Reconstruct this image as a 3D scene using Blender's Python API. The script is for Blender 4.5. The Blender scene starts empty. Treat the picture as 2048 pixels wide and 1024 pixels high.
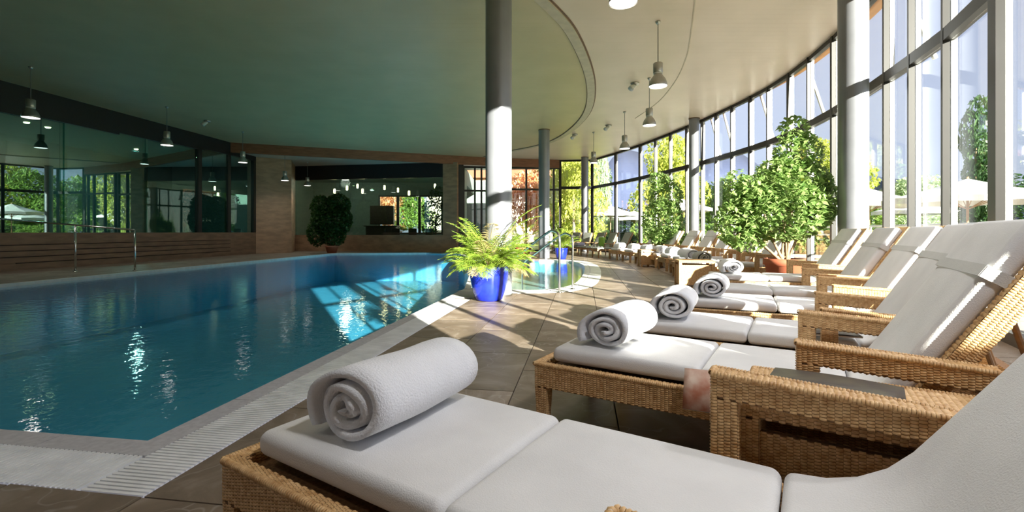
import bpy, math, random
import numpy as np
from mathutils import Vector, Matrix
from mathutils.geometry import tessellate_polygon
R = math.radians
C = bpy.context.scene.collection
sc = bpy.context.scene
# ------------------------------------------------------------------ camera, sky, sun, exposure
cam_d = bpy.data.cameras.new('camera'); cam = bpy.data.objects.new('camera', cam_d); C.objects.link(cam)
cam.location = (0, 0, 1.02); cam.rotation_euler = (R(90), 0, 0)
cam_d.sensor_width = 36.0; cam_d.lens = 937/2048*36; cam_d.shift_y = -48/2048; cam_d.clip_end = 3000; cam_d.clip_start = .02
sc.camera = cam
SUN_AZ = math.atan2(.46, -.888)          # from +Y towards +X
SUN_EL = R(15.5)
w = bpy.data.worlds.new('world'); sc.world = w; w.use_nodes = True
nt = w.node_tree; nt.nodes.clear()
wo = nt.nodes.new('ShaderNodeOutputWorld'); bg = nt.nodes.new('ShaderNodeBackground'); sky = nt.nodes.new('ShaderNodeTexSky')
sky.sky_type = 'NISHITA'; sky.sun_disc = False; sky.sun_elevation = R(24); sky.sun_rotation = SUN_AZ
sky.air_density = 1.0; sky.dust_density = 1.2; sky.ozone_density = 1.6
mixs = nt.nodes.new('ShaderNodeMix'); mixs.data_type = 'RGBA'; mixs.inputs[0].default_value = .75
nt.links.new(sky.outputs[0], mixs.inputs[6]); mixs.inputs[7].default_value = (4.6, 4.8, 6.5, 1)
nt.links.new(mixs.outputs[2], bg.inputs[0]); nt.links.new(bg.outputs[0], wo.inputs[0])
bg.inputs[1].default_value = .11
sd = bpy.data.lights.new('sun', 'SUN'); so = bpy.data.objects.new('sun', sd); C.objects.link(so)
sd.energy = 20.0; sd.angle = R(.55); sd.color = (1, .93, .82)
dirs = Vector((.46, -.888, 0)).normalized() * math.cos(SUN_EL) + Vector((0, 0, math.sin(SUN_EL)))
so.rotation_euler = dirs.to_track_quat('Z', 'Y').to_euler()
vs = sc.view_settings; vs.view_transform = 'Standard'; vs.look = 'None'; vs.gamma = 1; vs.use_curve_mapping = False
vs.exposure = 0.78
sc.cycles.max_bounces = 9; sc.cycles.diffuse_bounces = 5; sc.cycles.glossy_bounces = 4; sc.cycles.transparent_max_bounces = 24
sc.cycles.caustics_reflective = False; sc.cycles.caustics_refractive = False
sc.cycles.sample_clamp_indirect = 8

# ------------------------------------------------------------------ materials
def new_mat(name):
    m = bpy.data.materials.new(name); m.use_nodes = True
    return m, m.node_tree, m.node_tree.nodes['Principled BSDF']
def noise_color(t, p, c1, c2, scale, detail=4, coord='Object', stretch=None, lo=.35, hi=.65):
    tc = t.nodes.new('ShaderNodeTexCoord'); n = t.nodes.new('ShaderNodeTexNoise'); r = t.nodes.new('ShaderNodeValToRGB')
    n.inputs['Scale'].default_value = scale; n.inputs['Detail'].default_value = detail
    src = tc.outputs[coord]
    if stretch:
        mp = t.nodes.new('ShaderNodeMapping'); mp.inputs['Scale'].default_value = stretch; t.links.new(src, mp.inputs[0]); src = mp.outputs[0]
    t.links.new(src, n.inputs['Vector']); t.links.new(n.outputs['Fac'], r.inputs[0])
    r.color_ramp.elements[0].position = lo; r.color_ramp.elements[1].position = hi
    r.color_ramp.elements[0].color = (*c1, 1); r.color_ramp.elements[1].color = (*c2, 1)
    t.links.new(r.outputs[0], p.inputs['Base Color'])
    return n, r, src
def bump(t, p, h, strength, dist=.01):
    b = t.nodes.new('ShaderNodeBump'); b.inputs['Strength'].default_value = strength; b.inputs['Distance'].default_value = dist
    t.links.new(h, b.inputs['Height']); t.links.new(b.outputs[0], p.inputs['Normal'])
def solid(name, c, rough=.6, metal=0, c2=None, scale=6, bs=0, bdist=.005, **k):
    m, t, p = new_mat(name)
    p.inputs['Roughness'].default_value = rough; p.inputs['Metallic'].default_value = metal
    n, r, s = noise_color(t, p, c, c2 or tuple(x*.86 for x in c), scale, **k)
    if bs: bump(t, p, n.outputs['Fac'], bs, bdist)
    return m
def emit(name, c, s):
    m, t, p = new_mat(name); p.inputs['Base Color'].default_value = (*c, 1)
    p.inputs['Emission Color'].default_value = (*c, 1); p.inputs['Emission Strength'].default_value = s
    return m
def thin_glass(name, tint, f0=.06, rough=0.0, bumpy=None, gl=(1, 1, 1)):
    m, t, p = new_mat(name); t.nodes.remove(p)
    out = t.nodes['Material Output']
    geo = t.nodes.new('ShaderNodeNewGeometry'); dot = t.nodes.new('ShaderNodeVectorMath'); dot.operation = 'DOT_PRODUCT'
    ab = t.nodes.new('ShaderNodeMath'); ab.operation = 'ABSOLUTE'; sub = t.nodes.new('ShaderNodeMath'); sub.operation = 'SUBTRACT'; sub.inputs[0].default_value = 1
    po = t.nodes.new('ShaderNodeMath'); po.operation = 'POWER'; po.inputs[1].default_value = 5
    ma = t.nodes.new('ShaderNodeMath'); ma.operation = 'MULTIPLY_ADD'; ma.inputs[1].default_value = 1-f0; ma.inputs[2].default_value = f0
    tr = t.nodes.new('ShaderNodeBsdfTransparent'); tr.inputs[0].default_value = (*tint, 1)
    g = t.nodes.new('ShaderNodeBsdfGlossy'); g.inputs['Roughness'].default_value = rough; g.inputs[0].default_value = (*gl, 1)
    mx = t.nodes.new('ShaderNodeMixShader')
    t.links.new(geo.outputs['Incoming'], dot.inputs[0])
    if bumpy:
        tc = t.nodes.new('ShaderNodeTexCoord'); mp = t.nodes.new('ShaderNodeMapping'); mp.inputs['Scale'].default_value = bumpy['stretch']
        n = t.nodes.new('ShaderNodeTexNoise'); n.inputs['Scale'].default_value = bumpy['scale']; n.inputs['Detail'].default_value = 3
        b = t.nodes.new('ShaderNodeBump'); b.inputs['Strength'].default_value = bumpy['strength']; b.inputs['Distance'].default_value = bumpy['dist']
        t.links.new(tc.outputs['Object'], mp.inputs[0]); t.links.new(mp.outputs[0], n.inputs['Vector']); t.links.new(n.outputs['Fac'], b.inputs['Height'])
        t.links.new(b.outputs[0], dot.inputs[1]); t.links.new(b.outputs[0], g.inputs['Normal'])
    else:
        t.links.new(geo.outputs['Normal'], dot.inputs[1])
    t.links.new(dot.outputs['Value'], ab.inputs[0]); t.links.new(ab.outputs[0], sub.inputs[1]); t.links.new(sub.outputs[0], po.inputs[0]); t.links.new(po.outputs[0], ma.inputs[0])
    t.links.new(ma.outputs[0], mx.inputs[0]); t.links.new(tr.outputs[0], mx.inputs[1]); t.links.new(g.outputs[0], mx.inputs[2]); t.links.new(mx.outputs[0], out.inputs[0])
    return m
def leaf_mat(name, c1, c2, trans=.45, rough=.45):
    m, t, p = new_mat(name); p.inputs['Roughness'].default_value = rough
    n, r, s = noise_color(t, p, c1, c2, 9, lo=.3, hi=.7)
    tl = t.nodes.new('ShaderNodeBsdfTranslucent'); mx = t.nodes.new('ShaderNodeMixShader'); mx.inputs[0].default_value = trans
    t.links.new(r.outputs[0], tl.inputs[0]); t.links.new(p.outputs[0], mx.inputs[1]); t.links.new(tl.outputs[0], mx.inputs[2])
    t.links.new(mx.outputs[0], t.nodes['Material Output'].inputs[0])
    return m
def boards(name, c1, c2, rough, width=.12, axis=0, bs=.3):
    """painted boards: fine grooves along one axis"""
    m, t, p = new_mat(name); p.inputs['Roughness'].default_value = rough
    n, r, s = noise_color(t, p, c1, c2, 1.2)
    tc = t.nodes.new('ShaderNodeTexCoord'); wv = t.nodes.new('ShaderNodeTexWave'); wv.bands_direction = 'XYZ'[axis]; wv.wave_profile = 'SAW'
    wv.inputs['Scale'].default_value = 1/(width*math.pi*2)*2; wv.inputs['Distortion'].default_value = 0
    rr = t.nodes.new('ShaderNodeValToRGB'); rr.color_ramp.elements[0].position = 0; rr.color_ramp.elements[1].position = .06
    t.links.new(tc.outputs['Object'], wv.inputs[0]); t.links.new(wv.outputs['Fac'], rr.inputs[0]); bump(t, p, rr.outputs[0], bs, .004)
    return m
M = {}
M['ceil_green'] = boards('ceiling_green', (.55, .455, .25), (.60, .495, .28), .42, .18, 1)
M['ceil_beige'] = boards('ceiling_beige', (.70, .58, .45), (.75, .62, .49), .38, .18, 1)
M['strip'] = solid('ceiling_strip', (.58, .50, .36), .5)
M['strip_dark'] = solid('strip_dark', (.16, .09, .05), .5)
M['black'] = solid('black_panel', (.006, .006, .008), .5)
M['brown'] = solid('brown_fascia', (.30, .12, .06), .45, c2=(.20, .08, .04), scale=2.5, stretch=(1, 1, 8))
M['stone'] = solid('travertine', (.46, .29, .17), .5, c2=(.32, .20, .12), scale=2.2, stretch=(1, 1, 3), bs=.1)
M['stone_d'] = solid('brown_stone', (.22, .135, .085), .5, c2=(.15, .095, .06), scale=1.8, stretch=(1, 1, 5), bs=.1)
M['groove'] = solid('groove_dark', (.03, .015, .01), .7)
M['frame'] = solid('window_frame', (.014, .012, .010), .45)
M['alu'] = solid('light_aluminium', (.80, .80, .78), .35)
M['glass'] = thin_glass('window_glass', (.96, .985, .97), .045)
M['glass_teal'] = thin_glass('teal_glass', (.52, .74, .70), .22, gl=(.75, .95, .95))
M['glass_grey'] = thin_glass('grey_glass', (.75, .86, .82), .12)
M['column'] = solid('column_metal', (.27, .28, .31), .36, metal=.35, scale=2)
M['tile'] = None
def tile_mat():
    m, t, p = new_mat('slate_tile')
    oi = t.nodes.new('ShaderNodeObjectInfo'); tc = t.nodes.new('ShaderNodeTexCoord')
    add = t.nodes.new('ShaderNodeVectorMath'); add.operation = 'ADD'
    n = t.nodes.new('ShaderNodeTexNoise'); n.inputs['Scale'].default_value = 2.3; n.inputs['Detail'].default_value = 9; n.inputs['Roughness'].default_value = .62; n.inputs['Distortion'].default_value = 1.2
    mulr = t.nodes.new('ShaderNodeVectorMath'); mulr.operation = 'SCALE'; cmb = t.nodes.new('ShaderNodeCombineXYZ')
    for i in range(3): t.links.new(oi.outputs['Random'], cmb.inputs[i])
    t.links.new(cmb.outputs[0], mulr.inputs[0]); mulr.inputs['Scale'].default_value = 37
    t.links.new(tc.outputs['Object'], add.inputs[0]); t.links.new(mulr.outputs[0], add.inputs[1]); t.links.new(add.outputs[0], n.inputs['Vector'])
    r = t.nodes.new('ShaderNodeValToRGB'); e = r.color_ramp.elements
    e[0].position = .3; e[0].color = (.15, .112, .082, 1); e[1].position = .72; e[1].color = (.34, .28, .22, 1)
    x = e.new(.5); x.color = (.215, .165, .122, 1); x = e.new(.6); x.color = (.27, .215, .17, 1)
    t.links.new(n.outputs['Fac'], r.inputs[0])
    mr = t.nodes.new('ShaderNodeMapRange'); mr.inputs[3].default_value = .86; mr.inputs[4].default_value = 1.14; t.links.new(oi.outputs['Random'], mr.inputs[0])
    # pale veins
    v = t.nodes.new('ShaderNodeTexVoronoi'); v.feature = 'DISTANCE_TO_EDGE'; v.inputs['Scale'].default_value = 1.3
    ds = t.nodes.new('ShaderNodeVectorMath'); ds.operation = 'ADD'; t.links.new(add.outputs[0], ds.inputs[0])
    n2 = t.nodes.new('ShaderNodeTexNoise'); n2.inputs['Scale'].default_value = 3; t.links.new(add.outputs[0], n2.inputs['Vector']); t.links.new(n2.outputs['Color'], ds.inputs[1]); t.links.new(ds.outputs[0], v.inputs['Vector'])
    vr = t.nodes.new('ShaderNodeValToRGB'); vr.color_ramp.elements[0].color = (.3, .3, .3, 1); vr.color_ramp.elements[1].color = (0, 0, 0, 1); vr.color_ramp.elements[1].position = .012
    t.links.new(v.outputs['Distance'], vr.inputs[0])
    mm = t.nodes.new('ShaderNodeMix'); mm.data_type = 'RGBA'; t.links.new(vr.outputs[0], mm.inputs[0]); t.links.new(r.outputs[0], mm.inputs[6]); mm.inputs[7].default_value = (.5, .46, .42, 1)
    hs = t.nodes.new('ShaderNodeHueSaturation'); t.links.new(mm.outputs[2], hs.inputs['Color']); t.links.new(mr.outputs[0], hs.inputs['Value'])
    t.links.new(hs.outputs[0], p.inputs['Base Color'])
    p.inputs['Roughness'].default_value = .45; p.inputs['Specular IOR Level'].default_value = .3
    bump(t, p, n.outputs['Fac'], .25, .006)
    return m, t, p, hs
M['tile'] = tile_mat()[0]
def far_tile_mat():
    m, t, p, hs = tile_mat(); m.name = 'slate_paving'
    tc = t.nodes.new('ShaderNodeTexCoord'); br = t.nodes.new('ShaderNodeTexBrick'); mp = t.nodes.new('ShaderNodeMapping'); mp.inputs['Rotation'].default_value = (0, 0, R(8.8-90))
    br.inputs['Scale'].default_value = 1; br.inputs['Brick Width'].default_value = .93; br.inputs['Row Height'].default_value = .62; br.inputs['Mortar Size'].default_value = .006
    br.inputs['Color1'].default_value = (.85, .85, .85, 1); br.inputs['Color2'].default_value = (1.1, 1.1, 1.1, 1); br.inputs['Mortar'].default_value = (1.7, 1.7, 1.7, 1)
    t.links.new(tc.outputs['Object'], mp.inputs[0]); t.links.new(mp.outputs[0], br.inputs[0])
    mu = t.nodes.new('ShaderNodeMix'); mu.data_type = 'RGBA'; mu.blend_type = 'MULTIPLY'; mu.inputs[0].default_value = 1
    t.links.new(hs.outputs[0], mu.inputs[6]); t.links.new(br.outputs[0], mu.inputs[7]); t.links.new(mu.outputs[2], p.inputs['Base Color'])
    return m
M['tile_far'] = far_tile_mat()
M['grout'] = solid('grout', (.30, .27, .24), .8)
M['coping'] = solid('coping_stone', (.56, .55, .58), .5, c2=(.46, .45, .48), scale=30)
M['white_coping'] = solid('white_coping', (.72, .72, .70), .4, c2=(.62, .62, .60), scale=8)
M['grate'] = solid('white_grate', (.92, .93, .94), .4)
M['gutter'] = solid('gutter', (.55, .57, .60), .6)
def pool_mat(name, c1, c2, joint):
    m, t, p = new_mat(name); tc = t.nodes.new('ShaderNodeTexCoord'); br = t.nodes.new('ShaderNodeTexBrick')
    br.offset = 0; br.inputs['Scale'].default_value = 1; br.inputs['Brick Width'].default_value = .25; br.inputs['Row Height'].default_value = .25; br.inputs['Mortar Size'].default_value = .006
    br.inputs['Color1'].default_value = (*c1, 1); br.inputs['Color2'].default_value = (*c2, 1); br.inputs['Mortar'].default_value = (*joint, 1)
    t.links.new(tc.outputs['Object'], br.inputs[0]); t.links.new(br.outputs[0], p.inputs['Base Color']); p.inputs['Roughness'].default_value = .4
    return m
M['pool'] = pool_mat('pool_tiles', (.11, .56, .86), (.13, .60, .90), (.18, .62, .88))
M['bay'] = pool_mat('bay_tiles', (.45, .60, .55), (.50, .64, .58), (.5, .6, .55))
M['water'] = thin_glass('water', (.74, .93, .97), .025, rough=.03, bumpy=dict(stretch=(1, 1.0, 1), scale=9, strength=.13, dist=.03))
def wicker_mat():
    m, t, p = new_mat('wicker'); p.inputs['Roughness'].default_value = .5
    noise_color(t, p, (.50, .27, .10), (.80, .54, .27), 55, detail=3, lo=.3, hi=.7)
    return m
M['wicker'] = wicker_mat()
M['wicker_base'] = solid('wicker_core', (.15, .07, .025), .7, c2=(.25, .13, .05), scale=120)
def fabric(name, c, scale=260, bs=.35, rough=.9):
    m, t, p = new_mat(name); p.inputs['Roughness'].default_value = rough
    n, r, s = noise_color(t, p, tuple(x*.92 for x in c), c, 5, detail=5)
    n2 = t.nodes.new('ShaderNodeTexNoise'); n2.inputs['Scale'].default_value = scale; t.links.new(s, n2.inputs['Vector']); bump(t, p, n2.outputs['Fac'], bs, .003)
    return m
M['cushion'] = fabric('cushion_fabric', (.77, .765, .76))
M['strap'] = fabric('strap_fabric', (.62, .62, .60))
M['towel'] = fabric('towel_terry', (.86, .87, .90), 160, 1.0)
M['towel_grey'] = fabric('towel_grey', (.42, .42, .38), 160, 1.0)
M['pot_blue'] = solid('blue_glaze', (.010, .020, .36), .14, c2=(.015, .035, .46), scale=7)
M['soil'] = solid('soil', (.05, .03, .02), .95, bs=.6, scale=40)
M['terracotta'] = solid('terracotta', (.42, .12, .06), .7)
M['palm'] = leaf_mat('palm_leaf', (.16, .30, .03), (.38, .48, .07))
M['palm_dry'] = leaf_mat('palm_leaf_dry', (.50, .42, .22), (.62, .50, .22))
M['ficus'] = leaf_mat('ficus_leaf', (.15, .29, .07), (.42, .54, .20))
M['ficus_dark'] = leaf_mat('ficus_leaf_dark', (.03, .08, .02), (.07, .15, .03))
M['bark'] = solid('bark', (.34, .24, .15), .85, c2=(.22, .15, .09), scale=20, bs=.5)
M['tree1'] = leaf_mat('tree_leaf', (.14, .26, .05), (.30, .42, .10))
M['tree2'] = leaf_mat('tree_leaf_yellow', (.34, .42, .06), (.58, .60, .14))
M['tree3'] = leaf_mat('tree_leaf_dark', (.03, .09, .03), (.08, .17, .05))
M['tree4'] = leaf_mat('tree_leaf_orange', (.65, .22, .06), (.75, .50, .30))
M['tree5'] = leaf_mat('tree_leaf_pale', (.34, .46, .24), (.55, .64, .42))
M['grass'] = solid('grass', (.16, .24, .05), .9, c2=(.26, .34, .09), scale=3)
M['terrace'] = solid('terrace', (.52, .47, .42), .8, c2=(.44, .40, .36), scale=2)
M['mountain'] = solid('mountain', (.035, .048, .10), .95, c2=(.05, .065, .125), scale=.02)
M['chrome'] = solid('steel', (.72, .72, .70), .18, metal=1)
M['lamp_metal'] = solid('brushed_metal', (.48, .47, .44), .32, metal=.8)
M['lamp_white'] = emit('lamp_diffuser', (1, .97, .9), 2.6)
M['bulb'] = emit('warm_bulb', (1, .78, .42), 14)
M['plastic'] = solid('white_plastic', (.7, .7, .68), .4)
M['cord'] = solid('lamp_cord', (.25, .24, .22), .5)
M['mag_dark'] = solid('magazine_cover', (.05, .035, .03), .55, c2=(.10, .085, .05), scale=14)
M['paper'] = solid('paper', (.8, .8, .78), .35)
M['mag_red'] = solid('magazine_page', (.45, .16, .09), .3, c2=(.7, .55, .45), scale=12)
M['canvas'] = fabric('parasol_canvas', (.80, .79, .75), 60, .2)
M['wood'] = solid('teak', (.40, .22, .10), .5, c2=(.30, .16, .07), scale=10, stretch=(1, 1, 6))
M['soffit'] = solid('orange_soffit', (.62, .27, .06), .5, c2=(.5, .2, .05), scale=4)
M['render'] = solid('pale_render', (.78, .66, .56), .9, c2=(.70, .56, .46), scale=1.5)
M['room_wall'] = solid('green_grey_wall', (.20, .27, .23), .7)
M['room_teal'] = solid('teal_wall', (.06, .13, .13), .6)
M['dark_wood'] = solid('dark_wood', (.03, .018, .015), .4)
M['lime'] = fabric('lime_fabric', (.35, .62, .10))
M['grey_fab'] = fabric('grey_fabric', (.40, .42, .36))
M['lavender'] = fabric('lavender_towel', (.55, .52, .68))

# ------------------------------------------------------------------ mesh helpers
def mk(name, V, F, mat, parent=None, smooth=False, kind=None):
    me = bpy.data.meshes.new(name)
    me.from_pydata([tuple(v) for v in V], [], [tuple(f) for f in F]); me.update()
    if smooth: me.polygons.foreach_set('use_smooth', [True]*len(me.polygons))
    me.materials.append(mat)
    return link(name, me, parent, kind)
def link(name, me, parent=None, kind=None):
    o = bpy.data.objects.new(name, me); C.objects.link(o)
    if parent is not None: o.parent = parent
    if kind: o['kind'] = kind
    return o
def tag(o, label, cat, group=None):
    o['label'] = label; o['category'] = cat
    if group: o['group'] = group
    return o
def empty(name, loc=(0, 0, 0), rz=0):
    o = bpy.data.objects.new(name, None); C.objects.link(o); o.location = loc; o.rotation_euler = (0, 0, rz); o.empty_display_size = .1
    return o
def copy_tree(o, parent=None):
    c = o.copy(); C.objects.link(c)
    if parent is not None: c.parent = parent
    for ch in o.children: copy_tree(ch, c)
    return c
class MB:
    def __init__(s): s.V = []; s.F = []
    def add(s, V, F):
        n = len(s.V); s.V += [tuple(v) for v in V]; s.F += [tuple(i+n for i in f) for f in F]; return s
    def box(s, x0, x1, y0, y1, z0, z1):
        V = [(x, y, z) for x in (x0, x1) for y in (y0, y1) for z in (z0, z1)]
        return s.add(V, [(0, 1, 3, 2), (4, 6, 7, 5), (0, 4, 5, 1), (2, 3, 7, 6), (0, 2, 6, 4), (1, 5, 7, 3)])
    def obox(s, c, ax, ay, az):
        c = Vector(c); ax = Vector(ax); ay = Vector(ay); az = Vector(az)
        V = [c+ax*i+ay*j+az*k for i in (-1, 1) for j in (-1, 1) for k in (-1, 1)]
        return s.add(V, [(0, 1, 3, 2), (4, 6, 7, 5), (0, 4, 5, 1), (2, 3, 7, 6), (0, 2, 6, 4), (1, 5, 7, 3)])
    def tube(s, pts, r, n=10, cap=True):
        pts = [Vector(p) for p in pts]; rr = r if isinstance(r, (list, tuple)) else [r]*len(pts)
        base = len(s.V); up = None
        for i, p in enumerate(pts):
            d = (pts[min(i+1, len(pts)-1)]-pts[max(i-1, 0)]).normalized()
            if up is None: up = d.orthogonal().normalized()
            up = (up-d*up.dot(d)).normalized(); b = d.cross(up)
            for k in range(n):
                a = 2*math.pi*k/n; s.V.append(tuple(p+(up*math.cos(a)+b*math.sin(a))*rr[i]))
        for i in range(len(pts)-1):
            for k in range(n):
                a = base+i*n+k; b2 = base+i*n+(k+1) % n; s.F.append((a, b2, b2+n, a+n))
        if cap:
            s.F.append(tuple(base+k for k in range(n))[::-1]); s.F.append(tuple(base+(len(pts)-1)*n+k for k in range(n)))
        return s
    def lathe(s, prof, n=28, c=(0, 0)):
        base = len(s.V)
        for r, z in prof:
            for k in range(n):
                a = 2*math.pi*k/n; s.V.append((c[0]+r*math.cos(a), c[1]+r*math.sin(a), z))
        for i in range(len(prof)-1):
            for k in range(n):
                a = base+i*n+k; b2 = base+i*n+(k+1) % n; s.F.append((a, b2, b2+n, a+n))
        return s
    def build(s, name, mat, parent=None, smooth=False, kind=None): return mk(name, s.V, s.F, mat, parent, smooth, kind)
def axis_pts(h, r, nr, nm):
    a = [-h + r*(1-math.cos(math.pi/2*i/nr)) for i in range(nr)] if nr else []
    m = [-h+r+(2*h-2*r)*i/nm for i in range(nm+1)]
    return a + m + [-x for x in a][::-1]
def rbox(c, size, r, nr=3, nm=1, fn=None):
    """rounded box surface; returns V, F"""
    hx, hy, hz = [x/2 for x in size]
    if isinstance(nm, int): nm = (nm,)*3
    A = [axis_pts(hx, r, nr, nm[0]), axis_pts(hy, r, nr, nm[1]), axis_pts(hz, r, nr, nm[2])]
    H = (hx, hy, hz); idx = {}; V = []; F = []
    def vert(i, j, k):
        key = (i, j, k)
        if key not in idx:
            v = Vector((A[0][i], A[1][j], A[2][k])); q = Vector([max(-H[d]+r, min(H[d]-r, v[d])) for d in range(3)])
            d = v-q
            if d.length > 1e-9: v = q+d.normalized()*r
            if fn: v = fn(v)
            idx[key] = len(V); V.append(tuple(v+Vector(c)))
        return idx[key]
    n = [len(a)-1 for a in A]
    for j in range(n[1]):
        for k in range(n[2]):
            for i, fl in ((0, 0), (n[0], 1)):
                f = (vert(i, j, k), vert(i, j, k+1), vert(i, j+1, k+1), vert(i, j+1, k)); F.append(f[::-1] if fl else f)
    for i in range(n[0]):
        for k in range(n[2]):
            for j, fl in ((0, 0), (n[1], 1)):
                f = (vert(i, j, k), vert(i+1, j, k), vert(i+1, j, k+1), vert(i, j, k+1)); F.append(f[::-1] if fl else f)
    for i in range(n[0]):
        for j in range(n[1]):
            for k, fl in ((0, 0), (n[2], 1)):
                f = (vert(i, j, k), vert(i, j+1, k), vert(i+1, j+1, k), vert(i+1, j, k)); F.append(f[::-1] if fl else f)
    return V, F
def catmull(P, n=8, closed=False):
    out = []; L = len(P); P = [np.array(p, float) for p in P]
    rng = range(L if closed else L-1)
    for i in rng:
        if closed: p0, p1, p2, p3 = P[i-1], P[i], P[(i+1) % L], P[(i+2) % L]
        else: p0, p1, p2, p3 = P[max(i-1, 0)], P[i], P[i+1], P[min(i+2, L-1)]
        for k in range(n):
            t = k/n; out.append(.5*((2*p1)+(-p0+p2)*t+(2*p0-5*p1+4*p2-p3)*t*t+(-p0+3*p1-3*p2+p3)*t**3))
    if not closed: out.append(P[-1])
    return [tuple(p) for p in out]
def poly_fill(loops, z, flip=False):
    """flat polygon with holes -> V,F"""
    L = [[Vector((p[0], p[1], 0)) for p in lp] for lp in loops]
    tris = tessellate_polygon(L); V = [(p[0], p[1], z) for lp in loops for p in lp]
    F = []
    for t in tris:
        a, b, c = [Vector(V[i]) for i in t]; nz = (b-a).cross(c-a).z
        F.append(t if (nz > 0) != flip else t[::-1])
    return V, F
def offset(path, d):
    """offset an open polyline to its right side (positive d)"""
    out = []; n = len(path)
    for i in range(n):
        a = Vector(path[max(i-1, 0)][:2]); b = Vector(path[i][:2]); c = Vector(path[min(i+1, n-1)][:2])
        d1 = (b-a).normalized() if i > 0 else (c-b).normalized(); d2 = (c-b).normalized() if i < n-1 else d1
        n1 = Vector((d1.y, -d1.x)); n2 = Vector((d2.y, -d2.x)); m = (n1+n2).normalized()
        out.append(tuple(b+m*(d/max(.3, m.dot(n1)))))
    return out
def strip3(path, d0, d1, z0, z1):
    """solid band between two offsets of a path"""
    A = offset(path, d0); B = offset(path, d1); V = []; F = []
    for a, b in zip(A, B): V += [(a[0], a[1], z0), (b[0], b[1], z0), (b[0], b[1], z1), (a[0], a[1], z1)]
    for i in range(len(path)-1):
        o = 4*i
        for k in range(4): F.append((o+k, o+(k+1) % 4, o+4+(k+1) % 4, o+4+k))
    F.append((3, 2, 1, 0)); o = 4*(len(path)-1); F.append((o, o+1, o+2, o+3))
    return V, F
def resample(path, step):
    P = [Vector(p[:2]) for p in path]; out = [P[0].copy()]; acc = 0
    for a, b in zip(P[:-1], P[1:]):
        L = (b-a).length; t = step-acc
        while t <= L: out.append(a+(b-a)*(t/L)); t += step
        acc = (acc+L) % step
    return out

# ------------------------------------------------------------------ room outlines (metres, camera at the origin looking along +Y)
ZC = 4.9
WIN = catmull([(1.75, -.15), (2.2, .5), (2.75, 1.3), (4.0, 3.2), (4.96, 4.97), (5.42, 6.1), (6.03, 8.0), (6.4, 9.3), (6.80, 11.5), (6.85, 13.3), (6.55, 16.4), (5.9, 19.9), (5.2, 22.6), (4.3, 25.2)], 8)
BACKWIN = [(4.3, 25.2), (2.6, 25.3), (-2.7, 24.6)]
LW0, LW1 = (-14.2, 1.0), (-12.02, 22.0)     # left wall line
def lwx(y): return -13.07+.1045*(y-11.96)
FASC = [(-12.2, 20.3), (-1.4, 24.35), (2.6, 25.25)]
# ceiling strip curve
STRIP = catmull([(-16, 1.2), (-8, 1.9), (-3.6, 3.4), (-1.2, 5.2), (.51, 7.83), (1.30, 9.5), (2.08, 12.36), (2.42, 15.4), (2.1, 18.6), (1.3, 20.8), (-.2, 22.6), (-1.4, 24.2)], 8)
room_left = [(lwx(20.3), 20.3), (lwx(-8), -8)]
sidx = min(range(len(STRIP)), key=lambda i: abs(STRIP[i][0]-lwx(2)))
ST = [p for p in STRIP if p[0] > lwx(p[1])]
green = [(lwx(20.3), 20.3)] + [(lwx(ST[0][1]), ST[0][1])] + ST + [(-1.4, 24.35)]
V, F = poly_fill([green], ZC, True); ceil1 = mk('ceiling', V, F, M['ceil_green'], kind='structure')
beige = [(lwx(ST[0][1]), ST[0][1]), (lwx(-8), -8), (-4, -6.5), (1.2, -2.2)] + [tuple(p) for p in offset(WIN, .05)] + [(2.6, 25.3), (-1.4, 24.35)] + ST[::-1]
V, F = poly_fill([beige], ZC, True); mk('ceiling', V, F, M['ceil_beige'], kind='structure')
V, F = strip3(ST, -.10, .10, ZC-.035, ZC+.02); mk('trim_1', V, F, M['strip'], kind='structure')
V, F = strip3(ST, .10, .135, ZC-.012, ZC+.02); mk('trim_2', V, F, M['strip_dark'], kind='structure')
V, F = strip3(ST, -.125, -.10, ZC-.008, ZC+.02); mk('trim_3', V, F, M['strip_dark'], kind='structure')
seam = catmull([(1.2, 3.2), (2.3, 5.6), (3.05, 7.83), (3.50, 9.2), (3.86, 10.4), (4.2, 12.1), (4.35, 14), (4.2, 16)], 6)
V, F = strip3(seam, 0, .02, ZC-.010, ZC+.02); mk('trim_4', V, F, M['strip'], kind='structure')
# roof slab above, eave with orange soffit
roof_out = [(-16, 22), (-16, -8.5), (-4, -7), (1.4, -2.6)] + offset(WIN, .45) + [(4.5, 26.2), (-16, 26)]
V, F = poly_fill([roof_out], ZC+.30); V2, F2 = poly_fill([roof_out], ZC+.12, True)
mb = MB(); mb.add(V, F); mb.add(V2, F2)
n = len(roof_out)
for i in range(n):
    a, b = roof_out[i], roof_out[(i+1) % n]; mb.add([(a[0], a[1], ZC+.12), (b[0], b[1], ZC+.12), (b[0], b[1], ZC+.3), (a[0], a[1], ZC+.3)], [(0, 1, 2, 3)])
mb.build('roof', M['soffit'], kind='structure')

# ------------------------------------------------------------------ curved window wall
def curve_at_px(px):
    r = (px-1024)/937
    best = None
    for a, b in zip(WIN[:-1], WIN[1:]):
        fa = a[0]-r*a[1]; fb = b[0]-r*b[1]
        if a[1] > 1.5 and fa*fb <= 0:
            t = fa/(fa-fb) if fa != fb else 0
            return (a[0]+(b[0]-a[0])*t, a[1]+(b[1]-a[1])*t)
px_list = [(2001, 2), (1897, 0), (1827, 0), (1776, 0), (1722, 0), (1669, 1), (1620, 0), (1580, 1), (1538, 0), (1502, 1), (1465, 0), (1433, 0), (1405, 0), (1374, 0), (1341, 0), (1311, 0), (1281, 1), (1232, 1), (1185, 1)]
bays = []
nearp = [(-2.2, -4.2, 1)]
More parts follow.
